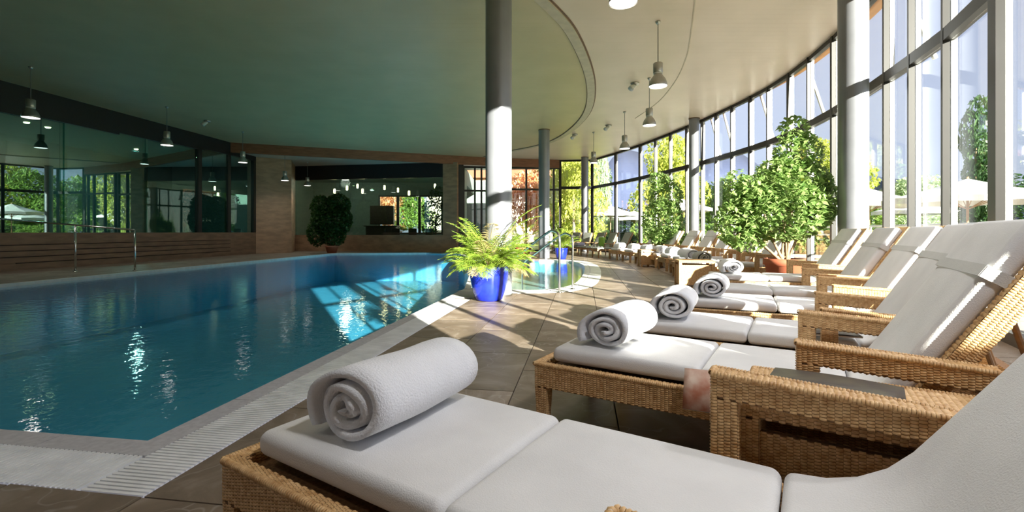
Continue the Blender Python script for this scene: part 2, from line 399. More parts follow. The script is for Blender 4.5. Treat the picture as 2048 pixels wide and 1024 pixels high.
# near posts behind the camera's right shoulder
L = [p for p in resample([p for p in WIN if p[1] < 4.25], .86)]
bays = [(p.x, p.y, 0) for p in L]
for px, th in px_list:
    q = curve_at_px(px); bays.append((q[0], q[1], th))
bays.append((2.6, 25.3, 1)); 
def wall_path(a, b):
    """points of the curve between two posts"""
    return [a[:2], b[:2]]
ztr = 3.40
for i, (x, y, th) in enumerate(bays):
    nx_ = bays[min(i+1, len(bays)-1)]; pv = bays[max(i-1, 0)]
    d = (Vector(nx_[:2])-Vector(pv[:2])).normalized(); nr = Vector((d.y, -d.x))   # outward
    hw = (.026, .045, .085)[th]
    if th == 1 and y > 20: hw = .07
    post = MB(); c = Vector((x, y)) - nr*.03
    post.obox((c.x, c.y, ZC/2), (d.x*hw, d.y*hw, 0), (nr.x*.035, nr.y*.035, 0), (0, 0, ZC/2))
    po = post.build('window_%d' % (i+1), M['frame'], kind='structure')
    bl = MB(); c2 = Vector((x, y))+nr*.05
    bl.obox((c2.x, c2.y, ZC/2), (d.x*min(hw*.5, .02), d.y*min(hw*.5, .02), 0), (nr.x*.03, nr.y*.03, 0), (0, 0, ZC/2)); bl.build('outer_fin', M['alu'], po)
    if i < len(bays)-1:
        a = Vector((x, y)); b = Vector(nx_[:2]); dd = (b-a); L_ = dd.length; dd.normalize(); n2 = Vector((dd.y, -dd.x)); mid = (a+b)/2
        def bar(nm, z0, z1, dep, off=0, mat='frame'):
            q = MB(); q.obox((mid.x+n2.x*off, mid.y+n2.y*off, (z0+z1)/2), (dd.x*(L_/2-.01), dd.y*(L_/2-.01), 0), (n2.x*dep, n2.y*dep, 0), (0, 0, (z1-z0)/2)); q.build(nm, M[mat], po)
        bar('transom', ztr-.075, ztr+.075, .06); bar('head_rail', ZC-.09, ZC+.1, .05); bar('sill', 0, .11, .07)
        bar('glass_pane', .11, ztr-.075, .006, .02, 'glass'); bar('glass_pane', ztr+.075, ZC-.09, .006, .02, 'glass')
# back window wall from (2.6,25.3) to (-2.7,24.6)
def win_wall(P0, P1, fr, z0, z1, start, tr=None, hw=.05):
    P0 = Vector(P0); P1 = Vector(P1); d = (P1-P0); L_ = d.length; d.normalize(); n2 = Vector((-d.y, d.x)); k = start
    for i, f in enumerate(fr):
        c = P0+d*(L_*f); q = MB(); q.obox((c.x, c.y, (z0+z1)/2), (d.x*hw, d.y*hw, 0), (n2.x*.06, n2.y*.06, 0), (0, 0, (z1-z0)/2)); po = q.build('window_%d' % k, M['frame'], kind='structure'); k += 1
        if i < len(fr)-1:
            m = P0+d*(L_*(f+fr[i+1])/2); hl = L_*(fr[i+1]-f)/2-hw
            def bar(nm, a, b, dep, mat='frame'):
                q = MB(); q.obox((m.x, m.y, (a+b)/2), (d.x*hl, d.y*hl, 0), (n2.x*dep, n2.y*dep, 0), (0, 0, (b-a)/2)); q.build(nm, M[mat], po)
            bar('head_rail', z1-.1, z1, .05); bar('sill', z0, z0+.08, .05)
            if tr:
                bar('transom', tr-.05, tr+.05, .05); bar('glass_pane', z0+.08, tr-.05, .006, 'glass'); bar('glass_pane', tr+.05, z1-.1, .006, 'glass')
            else: bar('glass_pane', z0+.08, z1-.1, .006, 'glass')
    return k
kw = win_wall((2.6, 25.3), (-.1, 25.0), [0, .13, .32, .68, 1.0], 0, 4.5, len(bays)+1, 3.3)
kw = win_wall((-.1, 25.0), (-2.55, 24.7), [.12, .42, .62, .76, 1.0], .9, 4.5, kw, 3.2)
q = MB(); q.box(-2.8, -.1, 24.9, 25.1, 0, .9); q.build('wall_back', M['stone_d'], kind='structure')
# solid wall behind the camera, up to the left wall
q = MB()
pts = [(1.75, -.15), (1.2, -2.2), (-4, -6.5), (lwx(-8), -8)]
for a, b in zip(pts[:-1], pts[1:]):
    a = Vector(a); b = Vector(b); m = (a+b)/2; d = (b-a); l = d.length/2+.1; d.normalize()
    q.obox((m.x, m.y-.1, ZC/2), (d.x*l, d.y*l, 0), (-d.y*.1, d.x*.1, 0), (0, 0, ZC/2))
q.build('wall_rear', M['stone_d'], kind='structure')

# ------------------------------------------------------------------ left wall
def seg_box(a, b, z0, z1, dep0, dep1, mb=None):
    """box along a-b, from dep0 to dep1 to the left of the direction"""
    mb = mb or MB(); a = Vector(a[:2]); b = Vector(b[:2]); d = (b-a).normalized(); n_ = Vector((-d.y, d.x)); m = (a+b)/2+n_*(dep0+dep1)/2; l = (b-a).length/2
    return mb.obox((m.x, m.y, (z0+z1)/2), (d.x*l, d.y*l, 0), (n_.x*(dep1-dep0)/2, n_.y*(dep1-dep0)/2, 0), (0, 0, (z1-z0)/2))
A0 = (lwx(-8), -8); A1 = (lwx(22), 22.0)
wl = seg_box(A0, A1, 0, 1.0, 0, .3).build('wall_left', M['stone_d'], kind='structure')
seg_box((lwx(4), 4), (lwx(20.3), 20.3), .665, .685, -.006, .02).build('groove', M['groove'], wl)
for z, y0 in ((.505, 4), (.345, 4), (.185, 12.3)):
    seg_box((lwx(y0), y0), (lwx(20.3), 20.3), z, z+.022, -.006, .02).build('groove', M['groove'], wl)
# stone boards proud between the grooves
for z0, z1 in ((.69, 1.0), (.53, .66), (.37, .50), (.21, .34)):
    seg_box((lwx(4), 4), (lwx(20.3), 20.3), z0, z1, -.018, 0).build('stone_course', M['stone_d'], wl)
# fascia (black), stepping up with each glass panel
ys = [-8, 2, 6.5, 9.8, 12.9, 15.2, 17.3, 18.8, 22.0]; zs = [4.08, 4.08, 4.08, 4.1, 4.18, 4.24, 4.30, 4.36]
fb = MB()
for i in range(len(zs)): seg_box((lwx(ys[i]), ys[i]), (lwx(ys[i+1]), ys[i+1]), zs[i], ZC+.05, 0, .3, fb)
fb.build('trim_5', M['black'], kind='structure')
gy = [4.0, 7.4, 11.0, 13.55, 16.25, 18.6, 20.25, 22.0]
for i in range(len(gy)-1):
    y0, y1 = gy[i], gy[i+1]; ztop = np.interp((y0+y1)/2, [9, 13, 20], [4.1, 4.2, 4.38])+.1
    off = .04 if i % 2 else .07
    p = seg_box((lwx(y0), y0), (lwx(y1)+.0, y1+.03), 1.0, ztop, off, off+.012).build('window_%d' % (kw+i), M['glass_teal'], kind='structure')
    seg_box((lwx(y0-.10), y0-.10), (lwx(y0+.10), y0+.10), 1.0, ztop, off+.03, off+.05).build('glass_fin', M['glass_teal'], p)
    if i in (5, 6): seg_box((lwx(y0-.09), y0-.09), (lwx(y0+.09), y0+.09), 1.0, ztop, .0, .16).build('window_post', M['frame'], p)
seg_box((lwx(21.85), 21.85), (lwx(22.0), 22.0), 1.0, 4.45, 0, .16).build('window_post', M['frame'], p)
# room behind the left glass
LX = -18.5
q = MB(); q.box(LX-.1, LX, 0, 26, 0, 5).build('wall_inner', M['room_teal'], kind='structure')
q = MB(); q.box(LX, -13.4, -1.5, -1.4, 0, 5).build('wall_inner', M['room_teal'], kind='structure')
q = MB(); q.box(LX, -12.3, 25.5, 25.6, 0, 5).build('wall_inner', M['room_teal'], kind='structure')
V, F = poly_fill([[(LX, -1.5), (lwx(-1.5)-.3, -1.5), (lwx(22)-.3, 22), (-12.3, 25.5), (LX, 25.5)]], 4.6, True); mk('ceiling', V, F, M['room_teal'], kind='structure')
V, F = poly_fill([[(LX, -1.5), (lwx(-1.5)-.3, -1.5), (lwx(22)-.3, 22), (-12.3, 25.5), (LX, 25.5)]], 0.02); mk('floor', V, F, M['dark_wood'], kind='structure')
pn = MB(); pn.box(-16.45, -16.2, 15.0, 16.4, 0.02, 3.95)
tag(pn.build('dark_screen', M['black']), 'tall black screen wall lit by two small downlights behind the left glass', 'screen')
for yy in (15.3, 16.0):
    sp = bpy.data.lights.new('downlight', 'SPOT'); sp.energy = 260; sp.spot_size = R(85); sp.spot_blend = .6; sp.color = (1, .8, .5); sp.shadow_soft_size = .05
    dl = MB(); dl.lathe([(.0, 4.57), (.06, 4.57), (.08, 4.6), (.085, 4.6)], 16, (-15.85, yy)); d_o = dl.build('downlight', M['bulb'])
    tag(d_o, 'small round ceiling downlight over the %s end of the black screen' % ('near' if yy < 15.6 else 'far'), 'downlight')
    so_ = bpy.data.objects.new('downlight_beam', sp); C.objects.link(so_); so_.location = (-15.85, yy, 4.52); so_.parent = d_o; so_.rotation_euler = (0, R(-8), 0)
# lamps added to brighten that room, with small ceiling fixtures made up for them
for i, yy in enumerate((12.5, 20.2)):
    pl_ = bpy.data.lights.new('room_fill_light', 'AREA'); pl_.shape = 'DISK'; pl_.size = .3; pl_.energy = 60; pl_.color = (.8, 1, .95)
    g = MB(); g.lathe([(.0, 4.56), (.06, 4.56), (.075, 4.59), (.075, 4.6)], 20, (-16.2, yy)); o = g.build('ceiling_lamp', M['bulb'], smooth=True)
    tag(o, 'small added ceiling lamp brightening the room behind the %s left glass panels' % ('middle' if i == 0 else 'last'), 'lamp')
    l_ = bpy.data.objects.new('room_fill_light', pl_); C.objects.link(l_); l_.location = (-16.2, yy, 4.5); l_.parent = o

# ------------------------------------------------------------------ stone pillar, back zone
P_ = [(lwx(22), 22.0), (-10.83, 23.0), (-11.9, 25.3)]
q = MB(); seg_box((lwx(22)-.05, 22.0), (-10.83, 23.0), 0, 4.9, 0, .5, q); seg_box((-10.83, 23.0), (-11.7, 25.3), 0, 4.9, -.0, .3, q); q.build('wall_corner', M['stone'], kind='structure')
# brown fascia (edge of the low pool ceiling)
q = MB(); seg_box(FASC[0], FASC[1], 4.47, ZC+.05, 0, .12, q); seg_box(FASC[1], FASC[2], 4.47, ZC+.05, 0, .12, q); q.build('trim_6', M['brown'], kind='structure')
V, F = poly_fill([[(-13, 20.2), (-1.4, 24.45), (2.6, 25.35), (2.6, 26.5), (-13, 27.5)]], 4.56, True); mk('ceiling', V, F, M['ceil_beige'], kind='structure')
B0, B1 = (-11.95, 25.3), (-3.52, 23.85)
wb = MB(); seg_box(B0, B1, 0, .86, 0, .3, wb); wb.build('wall_back', M['stone'], kind='structure')
seg_box(B0, (-3.52, 23.85), 3.82, 4.58, 0, .3).build('trim_7', M['black'], kind='structure')
seg_box((-3.52, 23.85), (-2.78, 23.72), 0, 4.56, 0, .9).build('wall_back', M['stone'], kind='structure')
seg_box((-2.78, 23.95), (-2.48, 24.0), 0, 4.56, 0, .5).build('trim_8', M['frame'], kind='structure')
for k, f in enumerate((0, .36, .63)):
    f2 = (.36, .63, 1)[k]
    a = (B0[0]+(B1[0]-B0[0])*f, B0[1]+(B1[1]-B0[1])*f); b = (B0[0]+(B1[0]-B0[0])*f2, B0[1]+(B1[1]-B0[1])*f2)
    seg_box(a, b, .86, 3.82, .1, .112).build('window_%d' % (kw+20+k), M['glass_grey'], kind='structure')
# room behind the back window
q = MB(); q.box(-14, -9.4, 33.0, 33.15, 0, 4.6); q.box(-4.9, -1.0, 33.0, 33.15, 0, 4.6); q.box(-9.4, -4.9, 33.0, 33.15, 3.6, 4.6); q.box(-9.4, -4.9, 33.0, 33.15, 0, .9); q.build('wall_far', M['room_wall'], kind='structure')
q = MB(); q.box(-14.1, -14, 25.6, 33, 0, 4.6); q.build('wall_far', M['room_wall'], kind='structure')
q = MB(); q.box(-2.75, -2.6, 25.2, 33, 0, .9); q.box(-2.75, -2.6, 25.2, 33, 3.7, 4.6); q.box(-2.75, -2.6, 25.2, 27.0, .9, 3.7); q.build('wall_far', M['room_wall'], kind='structure')
V, F = poly_fill([[(-14, 25.7), (-3.5, 24.2), (-2.6, 24.7), (-2.6, 33), (-14, 33)]], 4.5, True); mk('ceiling', V, F, M['room_wall'], kind='structure')
V, F = poly_fill([[(-14, 25.7), (-3.5, 24.2), (-2.6, 24.7), (-2.6, 33), (-14, 33)]], .02); mk('floor', V, F, M['dark_wood'], kind='structure')
win_wall((-9.4, 33.07), (-4.9, 33.07), [0, .3, .64, 1], .9, 3.6, kw+30, None, .09)
bar_ = MB(); bar_.add(*rbox((-8.3, 30.0, .7), (1.9, .8, 1.35), .03, 2)); bar_.add(*rbox((-8.3, 30.0, 1.40), (2.1, 1.0, .06), .02, 2)); bar_.add(*rbox((-8.3, 30.0, 2.1), (1.5, .35, 1.2), .03, 2))
tag(bar_.build('bar_cabinet', M['dark_wood']), 'dark wooden bar cabinet in the room behind the back window', 'cabinet')
rnd = random.Random(5)
for k, (px, yy) in enumerate([(669, 382), (694, 376), (715, 372), (725, 382), (769, 375), (796, 380), (818, 386), (870, 372)]):
    dep = 26.4+1.1*(k % 3); z = 1.02+(464-yy)*dep/937; x = (px-1024)*dep/937
    r_ = empty('pendant_lamp', (x, dep, z))
    g = MB(); g.lathe([(0, -.13), (.05, -.13), (.055, 0), (.05, .12), (0, .12)], 14); g.build('glass_shade', M['bulb'], r_, True)
    g = MB(); g.tube([(0, 0, .12), (0, 0, 4.5-z)], .006, 6); g.build('cord', M['cord'], r_)
    tag(r_, 'small glowing pendant lamp behind the back window, number %s counted from the left' % ('one two three four five six seven eight'.split()[k]), 'lamp', 'glowing bar pendants')
for bx_ in range(4):   # high-backed dark bar chairs in front of the room's window
    r_ = empty('dining_chair', (-6.9+bx_*1.0, 27.6, .02))
    g = MB(); g.add(*rbox((0, 0, .47), (.5, .5, .08), .03, 2)); g.build('seat', M['dark_wood'], r_, True)
    g = MB(); g.add(*rbox((0, .23, .85), (.48, .06, .72), .025, 2)); g.build('backrest', M['dark_wood'], r_, True)
    for sx in (-.2, .2):
        for sy in (-.2, .2):
            g = MB(); g.tube([(sx, sy, 0), (sx, sy, .44)], .02, 8); g.build('leg', M['dark_wood'], r_)
    tag(r_, 'dark high-backed dining chair behind the back window, %s from the left' % ['first', 'second', 'third', 'fourth'][bx_], 'chair', 'dark chairs in the back room')
bl_ = bpy.data.lights.new('bar_light', 'POINT'); bl_.energy = 60; bl_.shadow_soft_size = .3; bl_.color = (1, .95, .8)
r_ = MB(); r_.lathe([(0, 4.30), (.2, 4.30), (.22, 4.36), (.22, 4.5)], 20, (-10.5, 29.5)); r_ = r_.build('ceiling_lamp', M['lamp_white']); tag(r_, 'round ceiling lamp deep in the room behind the back window', 'lamp')
bo_ = bpy.data.objects.new('bar_light', bl_); C.objects.link(bo_); bo_.location = (-10.5, 29.5, 4.1); bo_.parent = r_

# ------------------------------------------------------------------ pool
VD = Vector((.150, 1)).normalized(); UD = Vector((VD.y, -VD.x))
C0 = Vector((-1.78, 2.29)); NL = Vector((-10.45, 3.63))
RE = Vector((-.84, 8.54))
BAY = catmull([(-.80, 8.46), (-.3, 8.30), (.15, 8.24), (.49, 8.24), (.88, 8.55), (1.27, 9.37), (1.72, 11.3), (2.05, 13.2), (2.2, 14.7), (2.1, 16.2), (1.5, 16.9), (.6, 17.1), (-.4, 17.6), (-1.5, 18.9), (-2.1, 20.4), (-2.6, 22.4)], 5)
WATER = [tuple(NL), tuple(C0), tuple(RE)] + BAY + [(-4.2, 23.0), (-8.45, 22.3)]
DEPTH = 1.35
V, F = poly_fill([WATER], -.05)
wa = mk('pool_water', V, F, M['water']); tag(wa, 'rippled turquoise water filling the long indoor pool', 'water'); wa['kind'] = 'structure'
# basin
basin = MB(); nW = len(WATER)
V, F = poly_fill([WATER], -DEPTH); basin.add(V, F)
for i in range(nW):
    a, b = WATER[i], WATER[(i+1) % nW]; basin.add([(a[0], a[1], -DEPTH), (b[0], b[1], -DEPTH), (b[0], b[1], -.06), (a[0], a[1], -.06)], [(0, 3, 2, 1)])
basin.build('pool_basin', M['pool'], kind='structure')
# bay floor raised, paler, and divider wall
bayf = BAY[:56] if len(BAY) > 56 else BAY
bayp = [p for p in BAY if p[1] < 18.3 and p[0] > -1.2]
V, F = poly_fill([bayp + [(-1.32, 17.8), (-.86, 8.7)]], -.42); bf = MB(); bf.add(V, F); bf.build('bay_floor', M['bay'], kind='structure')
q = MB(); seg_box((-.80, 8.5), (-1.36, 18.3), -DEPTH, -.03, -.05, .07, q); q.build('divider_wall', M['white_coping'], kind='structure')
# coping and grates: near edge and right edge
edge = [tuple(NL), tuple(C0), tuple(RE)]
def stones(a, b, d0, d1, step, gap, parent, mat, mitre_a=0, mitre_b=0, name='coping_stone', z0=-.10, z1=0.0):
    a = Vector(a); b = Vector(b); d = (b-a); L_ = d.length; d.normalize(); nrm = Vector((d.y, -d.x)); n_ = max(1, round(L_/step)); me = None
    for i in range(n_):
        s0 = L_*i/n_+(gap if i else 0); s1 = L_*(i+1)/n_-(gap if i < n_-1 else 0)
        def P(s, dd):
            ss = s
            if i == 0 and s == s0: ss = s - mitre_a*dd
            if i == n_-1 and s == s1: ss = s + mitre_b*dd
            return a+d*ss+nrm*dd
        q4 = [P(s0, d0), P(s1, d0), P(s1, d1), P(s0, d1)]
        V = [(p.x, p.y, z) for z in (z0, z1) for p in q4]
        mk(name, V, [(0, 1, 2, 3), (7, 6, 5, 4), (0, 4, 5, 1), (1, 5, 6, 2), (2, 6, 7, 3), (3, 7, 4, 0)], mat, parent)
cop = empty('pool_coping'); tag(cop, 'grey stone edging along the near and right sides of the pool', 'coping'); cop['kind'] = 'structure'
tm = math.tan(abs((C0-NL).angle_signed(RE-C0))/2)
stones(NL, C0, 0, .135, .50, .003, cop, M['coping'], 0, tm)
stones(C0, RE, 0, .135, .60, .003, cop, M['coping'], tm, 0)
GE = Vector(C0)+VD*4.9
gr = empty('overflow_grate'); tag(gr, 'white ribbed overflow grate beside the grey pool edging', 'grate'); gr['kind'] = 'structure'
def grate(a, b, d0, d1, parent, m0, m1, pitch=.025):
    a = Vector(a); b = Vector(b); d = (b-a); L_ = d.length; d.normalize(); nrm = Vector((d.y, -d.x)); q = MB()
    s = -m0*d1
    while s < L_+m1*d1:
        e0, e1 = d0, d1
        if e1-e0 > .01:
            c = a+d*(s+pitch*.3)+nrm*(e0+e1)/2
            q.obox((c.x, c.y, -.012), (d.x*pitch*.31, d.y*pitch*.31, 0), (nrm.x*(e1-e0)/2, nrm.y*(e1-e0)/2, 0), (0, 0, .012))
        s += pitch
    q.build('grate_slats', M['grate'], parent, kind='stuff')
    q = MB()
    for f in (.25, .5, .75):
        dd = d0+(d1-d0)*f; c = a+d*(L_/2)+nrm*dd; q.obox((c.x, c.y, -.014), (d.x*L_/2, d.y*L_/2, 0), (nrm.x*.006, nrm.y*.006, 0), (0, 0, .009))
    q.build('grate_bar', M['grate'], parent)
grate(NL, C0, .137, .42, gr, 0, .30); grate(C0, GE, .137, .42, gr, 1.0, 0)
V, F = strip3([tuple(NL), tuple(C0), tuple(GE)], .136, .425, -.09, -.04); mk('gutter', V, F, M['gutter'], gr)
# bay coping (white), left and far coping
V, F = strip3(BAY[:int(len(BAY)*.72)], 0, .42, -.10, .004); mk('trim_9', V, F, M['white_coping'], kind='structure')
V, F = strip3(BAY[:int(len(BAY)*.72)], .13, .15, 0, .009); mk('trim_10', V, F, M['coping'], kind='structure')
V, F = strip3([(-4.2, 23.0), (-8.45, 22.3), tuple(NL)], 0, .13, -.10, .006); mk('trim_11', V, F, M['white_coping'], kind='structure')
V, F = strip3(BAY[int(len(BAY)*.72):]+[(-4.2, 23.0)], 0, .1, -.10, .003); mk('trim_12', V, F, M['coping'], kind='structure')
q = MB(); c = Vector((-.66, 7.9)); q.obox((c.x, c.y, -.045), (UD.x*.15, UD.y*.15, 0), (VD.x*.62, VD.y*.62, 0), (0, 0, .048)); q.build('trim_13', M['coping'], kind='structure')

# floor with the pool cut out
hole = [tuple(p) for p in WATER]
outer = [(lwx(-8), -8), (-4, -6.5), (1.2, -2.2)] + offset(WIN, .1) + [(2.6, 25.6), (-13, 27.0)]
gut_hole = [tuple(NL)] + [tuple(C0)]
def ring_hole():
    off = offset([tuple(NL), tuple(C0), tuple(GE)], .43)
    return [off[0], off[1], off[2], tuple(Vector(C0)+VD*4.9)]
H = ring_hole()
hole2 = H[:3] + [tuple(Vector(GE)), tuple(RE)] + BAY + [(-4.2, 23.0), (-8.45, 22.3), tuple(NL)]
V, F = poly_fill([outer, hole2], -.014); fl = mk('floor', V, F, M['grout'], kind='structure')
# paving beyond individually built tiles
YF = 11.0
BAYO = offset(BAY, .40)
far_outer = None
def clip(poly, p, nrm):
    out = []; n = len(poly)
    for i in range(n):
        a, b = poly[i], poly[(i+1) % n]; da = (a-p).dot(nrm); db = (b-p).dot(nrm)
        if da >= 0: out.append(a)
        if da*db < 0: out.append(a+(b-a)*(da/(da-db)))
    return out
def area(poly): return abs(sum(poly[i].x*poly[(i+1) % len(poly)].y-poly[(i+1) % len(poly)].x*poly[i].y for i in range(len(poly))))/2
def in_poly(p, poly):
    c = False; n = len(poly)
    for i in range(n):
        a, b = poly[i], poly[(i+1) % n]
        if (a[1] > p[1]) != (b[1] > p[1]) and p[0] < (b[0]-a[0])*(p[1]-a[1])/(b[1]-a[1])+a[0]: c = not c
    return c
bay_poly = [tuple(p) for p in BAYO]+[(-14, 24), (-14, 9)]
gco = offset([tuple(NL), tuple(C0), tuple(RE)], .427)
WO = offset(WIN, -.02)
org = Vector(gco[1]); tw, tl, gap = .62, .93, .004
tiles = []
for ci in range(-9, 14):
    for ri in range(-4, 30):
        u0, u1 = ci*tw+gap, (ci+1)*tw-gap; sh = .465 if ci % 2 else 0
        v0, v1 = ri*tl+sh+gap, (ri+1)*tl+sh-gap
        poly = [org+UD*u+VD*v for u, v in ((u0, v0), (u1, v0), (u1, v1), (u0, v1))]
        cc = sum(poly, Vector((0, 0)))/4
        if cc.y > 24.5 or cc.y < -2.2: continue
        # near pool edges
        if cc.y < 7.4:
            left = (cc-org).dot(UD) < 0
            if left:   # front strip, nearer than the near grate
                poly = clip(poly, Vector(gco[0]), Vector((-(Vector(gco[1])-Vector(gco[0])).normalized().y*-1, 0)) if False else -Vector((-(Vector(gco[1])-Vector(gco[0])).normalized().y, (Vector(gco[1])-Vector(gco[0])).normalized().x)))
        elif cc.y < 8.6 and cc.x < -.2:
            poly = clip(poly, org, UD)
            if poly and len(poly) > 2: poly = clip(poly, Vector((-.5, 7.4)), UD)
        if len(poly) < 3: continue
        cc = sum(poly, Vector((0, 0)))/len(poly)
        if cc.y > 7.2:
            k = min(range(len(BAYO)), key=lambda i: (Vector(BAYO[i])-cc).length)
            if in_poly(cc, bay_poly) and (Vector(BAYO[k])-cc).length > .6: continue
            k0 = max(k-1, 0); k1 = min(k+1, len(BAYO)-1); dd = (Vector(BAYO[k1])-Vector(BAYO[k0])).normalized()
            if (Vector(BAYO[k])-cc).length < .9: poly = clip(poly, Vector(BAYO[k]), Vector((dd.y, -dd.x)))
        if len(poly) < 3: continue
        cc = sum(poly, Vector((0, 0)))/len(poly)
        k = min(range(len(WO)), key=lambda i: (Vector(WO[i])-cc).length); k0 = max(k-1, 0); k1 = min(k+1, len(WO)-1); dd = (Vector(WO[k1])-Vector(WO[k0])).normalized()
        if (cc-Vector(WO[k])).dot(Vector((dd.y, -dd.x))) > .5: continue
        if (Vector(WO[k])-cc).length < 1.2: poly = clip(poly, Vector(WO[k]), Vector((-dd.y, dd.x)))
        if len(poly) < 3 or area(poly) < .01: continue
        tiles.append((cc.y, poly))
rest = MB(); cnt = 0
full_me = None
for cy, poly in sorted(tiles, key=lambda t: t[0]):
    n_ = len(poly); V = [(p.x, p.y, z) for z in (-.013, 0) for p in poly]; F = [tuple(range(n_, 2*n_))]+[(i, (i+1) % n_, (i+1) % n_+n_, i+n_) for i in range(n_)]
    if cy < YF and cy > -1.5 and cnt < 290:
        c_ = sum(poly, Vector((0, 0)))/n_
        o = mk('floor_tile', [(v[0]-c_.x, v[1]-c_.y, v[2]) for v in V], F, M['tile'], fl); o.location = (c_.x, c_.y, 0); cnt += 1
    else: rest.add(V, F)
rest.build('floor_tile', M['tile_far'], fl, kind='stuff')
# paving left of the pool and behind it
V, F = poly_fill([[(lwx(3), 3.0), tuple(NL+Vector((-.14, 0))), (-8.6, 22.4), (-4.2, 23.12), (-2.4, 24.9), (-11.9, 25.4), (-10.9, 23.0), (lwx(22), 22)]], 0.0); mk('floor', V, F, M['tile_far'], kind='structure')

# ------------------------------------------------------------------ columns
def column(x, y, r, label, zt=ZC):
    o = MB().lathe([(r, 0), (r, zt)], 48); q = MB(); q.V = o.V; q.F = o.F
    root = q.build('column', M['column'], smooth=True); root.location = (x, y, 0)
    b = MB(); b.lathe([(r+.012, 0), (r+.012, .025), (r, .03)], 48); b.build('base_ring', M['chrome'], root)
    b = MB(); b.lathe([(r, zt-.03), (r+.01, zt-.03), (r+.01, zt)], 48); b.build('top_ring', M['strip_dark'], root)
    tag(root, label, 'column')
column(-.215, 7.55, .212, 'thick round metal column directly behind the large blue pot')
column(1.22, 17.8, .21, 'round metal column standing behind the chrome pool handrail')
column(5.386, 7.4, .205, 'round metal column in front of the windows right of the big ficus')
column(6.22, 16.0, .17, 'slim round metal column between the small ficus and the big ficus')
column(3.78, 24.3, .19, 'round metal column in front of the windows beside the far palm')

# ------------------------------------------------------------------ pendant lamps
def pendant():
    r = empty('pendant_lamp')
    q = MB(); q.lathe([(.165, 0), (.168, .012), (.160, .06), (.135, .13), (.10, .18), (.078, .205), (.078, .225)], 32); q.build('lamp_shade', M['lamp_metal'], r, True)
    q = MB(); q.lathe([(0, .018), (.158, .018), (.158, .01), (0, .008)], 32); q.build('diffuser', M['lamp_white'], r)
    q = MB(); q.lathe([(.078, .225), (.084, .225), (.084, .245), (.078, .25)], 24); q.build('collar', M['plastic'], r, True)
    q = MB(); q.lathe([(.085, .25), (.088, .26), (.088, .42), (.080, .43), (0, .43)], 24)
    for k in range(6):
        pass
    q.build('housing', M['lamp_metal'], r, True)
    q = MB(); q.tube([(0, 0, .43), (0, 0, 1.19)], .009, 8); q.build('rod', M['cord'], r)
    q = MB(); q.lathe([(0, 1.14), (.02, 1.14), (.045, 1.18), (.045, 1.2), (0, 1.2)], 16); q.build('ceiling_rose', M['lamp_metal'], r, True)
    return r
pl = [(1.30, 5.48, 3.7, 'bell pendant lamp nearest the camera, cut by the top of the frame'), (2.69, 8.63, 3.7, 'large silver bell pendant hanging over the near loungers'),
      (3.46, 11.8, 3.7, 'silver bell pendant hanging just behind the large one'), (3.63, 15.1, 3.7, 'smaller-looking bell pendant third from last towards the far windows'),
      (3.17, 18.2, 3.7, 'bell pendant farthest along the curved window walk'),
      (-11.3, 11.0, 3.7, 'bell pendant at the far left beside the black fascia'), (-10.68, 14.5, 3.7, 'second bell pendant along the left pool side'), (-10.4, 18.1, 3.7, 'third bell pendant along the left pool side, by the stone pillar'),
      (-10.35, 21.35, 3.36, 'bell pendant in front of the stone pillar'), (-10.35, 23.7, 3.36, 'bell pendant in front of the back window, right of the stone pillar')]
pl += [(1.45, .3, 3.7, 'added fill-light bell pendant above the foreground lounger, outside the picture'), (3.35, 3.0, 3.7, 'added fill-light bell pendant above the second lounger, outside the picture'), (-5.2, -1.6, 3.7, 'added fill-light bell pendant left of the photographer, outside the picture'), (-3.3, .9, 3.7, 'added fill-light bell pendant behind the photographer, outside the picture'), (-8.0, -2.0, 3.7, 'added fill-light bell pendant behind the near pool edge, outside the picture'), (-12.2, 6.5, 3.7, 'added fill-light bell pendant left of the picture over the pool side'), (-12.6, 1.5, 3.7, 'added fill-light bell pendant farthest left behind the pool, outside the picture')]  # pendants added beyond the frame to raise the interior light
p0 = pendant()
pll = bpy.data.lights.new('lamp_light', 'AREA'); pll.shape = 'DISK'; pll.size = .28; pll.energy = 6.5; pll.spread = R(150); pll.color = (1, .95, .88)
pll_fill = pll.copy(); pll_fill.energy = 27; pll_fill.color = (1, .99, .99)  # stronger fill for the added pendants over the loungers
plo = bpy.data.objects.new('lamp_light', pll); C.objects.link(plo); plo.location = (0, 0, -.01); plo.parent = p0
for i, (x, y, z, lb) in enumerate(pl):
    o = p0 if i == 0 else copy_tree(p0)
    o.location = (x, y, z); tag(o, lb, 'lamp', 'bell pendant lamps')
    if 'outside' in lb and 'lounger' in lb:
        for ch in o.children:
            if ch.type == 'LIGHT': ch.data = pll_fill
for (x, y, lb) in ((3.2, 12.2, 'small white ceiling spotlight beside the large silver pendant'), (2.5, 18.6, 'small round ceiling detector near the curved strip'), (-10.6, 16.3, 'white ceiling emergency lamp above the left pool side'), (3.5, 17.0, 'small flat ceiling detector left of the far pendants')):
    r = empty('ceiling_spotlight', (x, y, ZC)); q = MB(); q.lathe([(0, -.05), (.10, -.05), (.11, -.02), (.11, 0), (0, 0)], 20); q.build('base', M['lamp_metal'], r, True)
    q = MB(); q.tube([(0, 0, -.05), (-.10, -.06, -.14), (-.13, -.08, -.18)], [.045, .07, .075], 14); q.build('spot_head', M['plastic'], r, True)
    tag(r, lb, 'ceiling light')

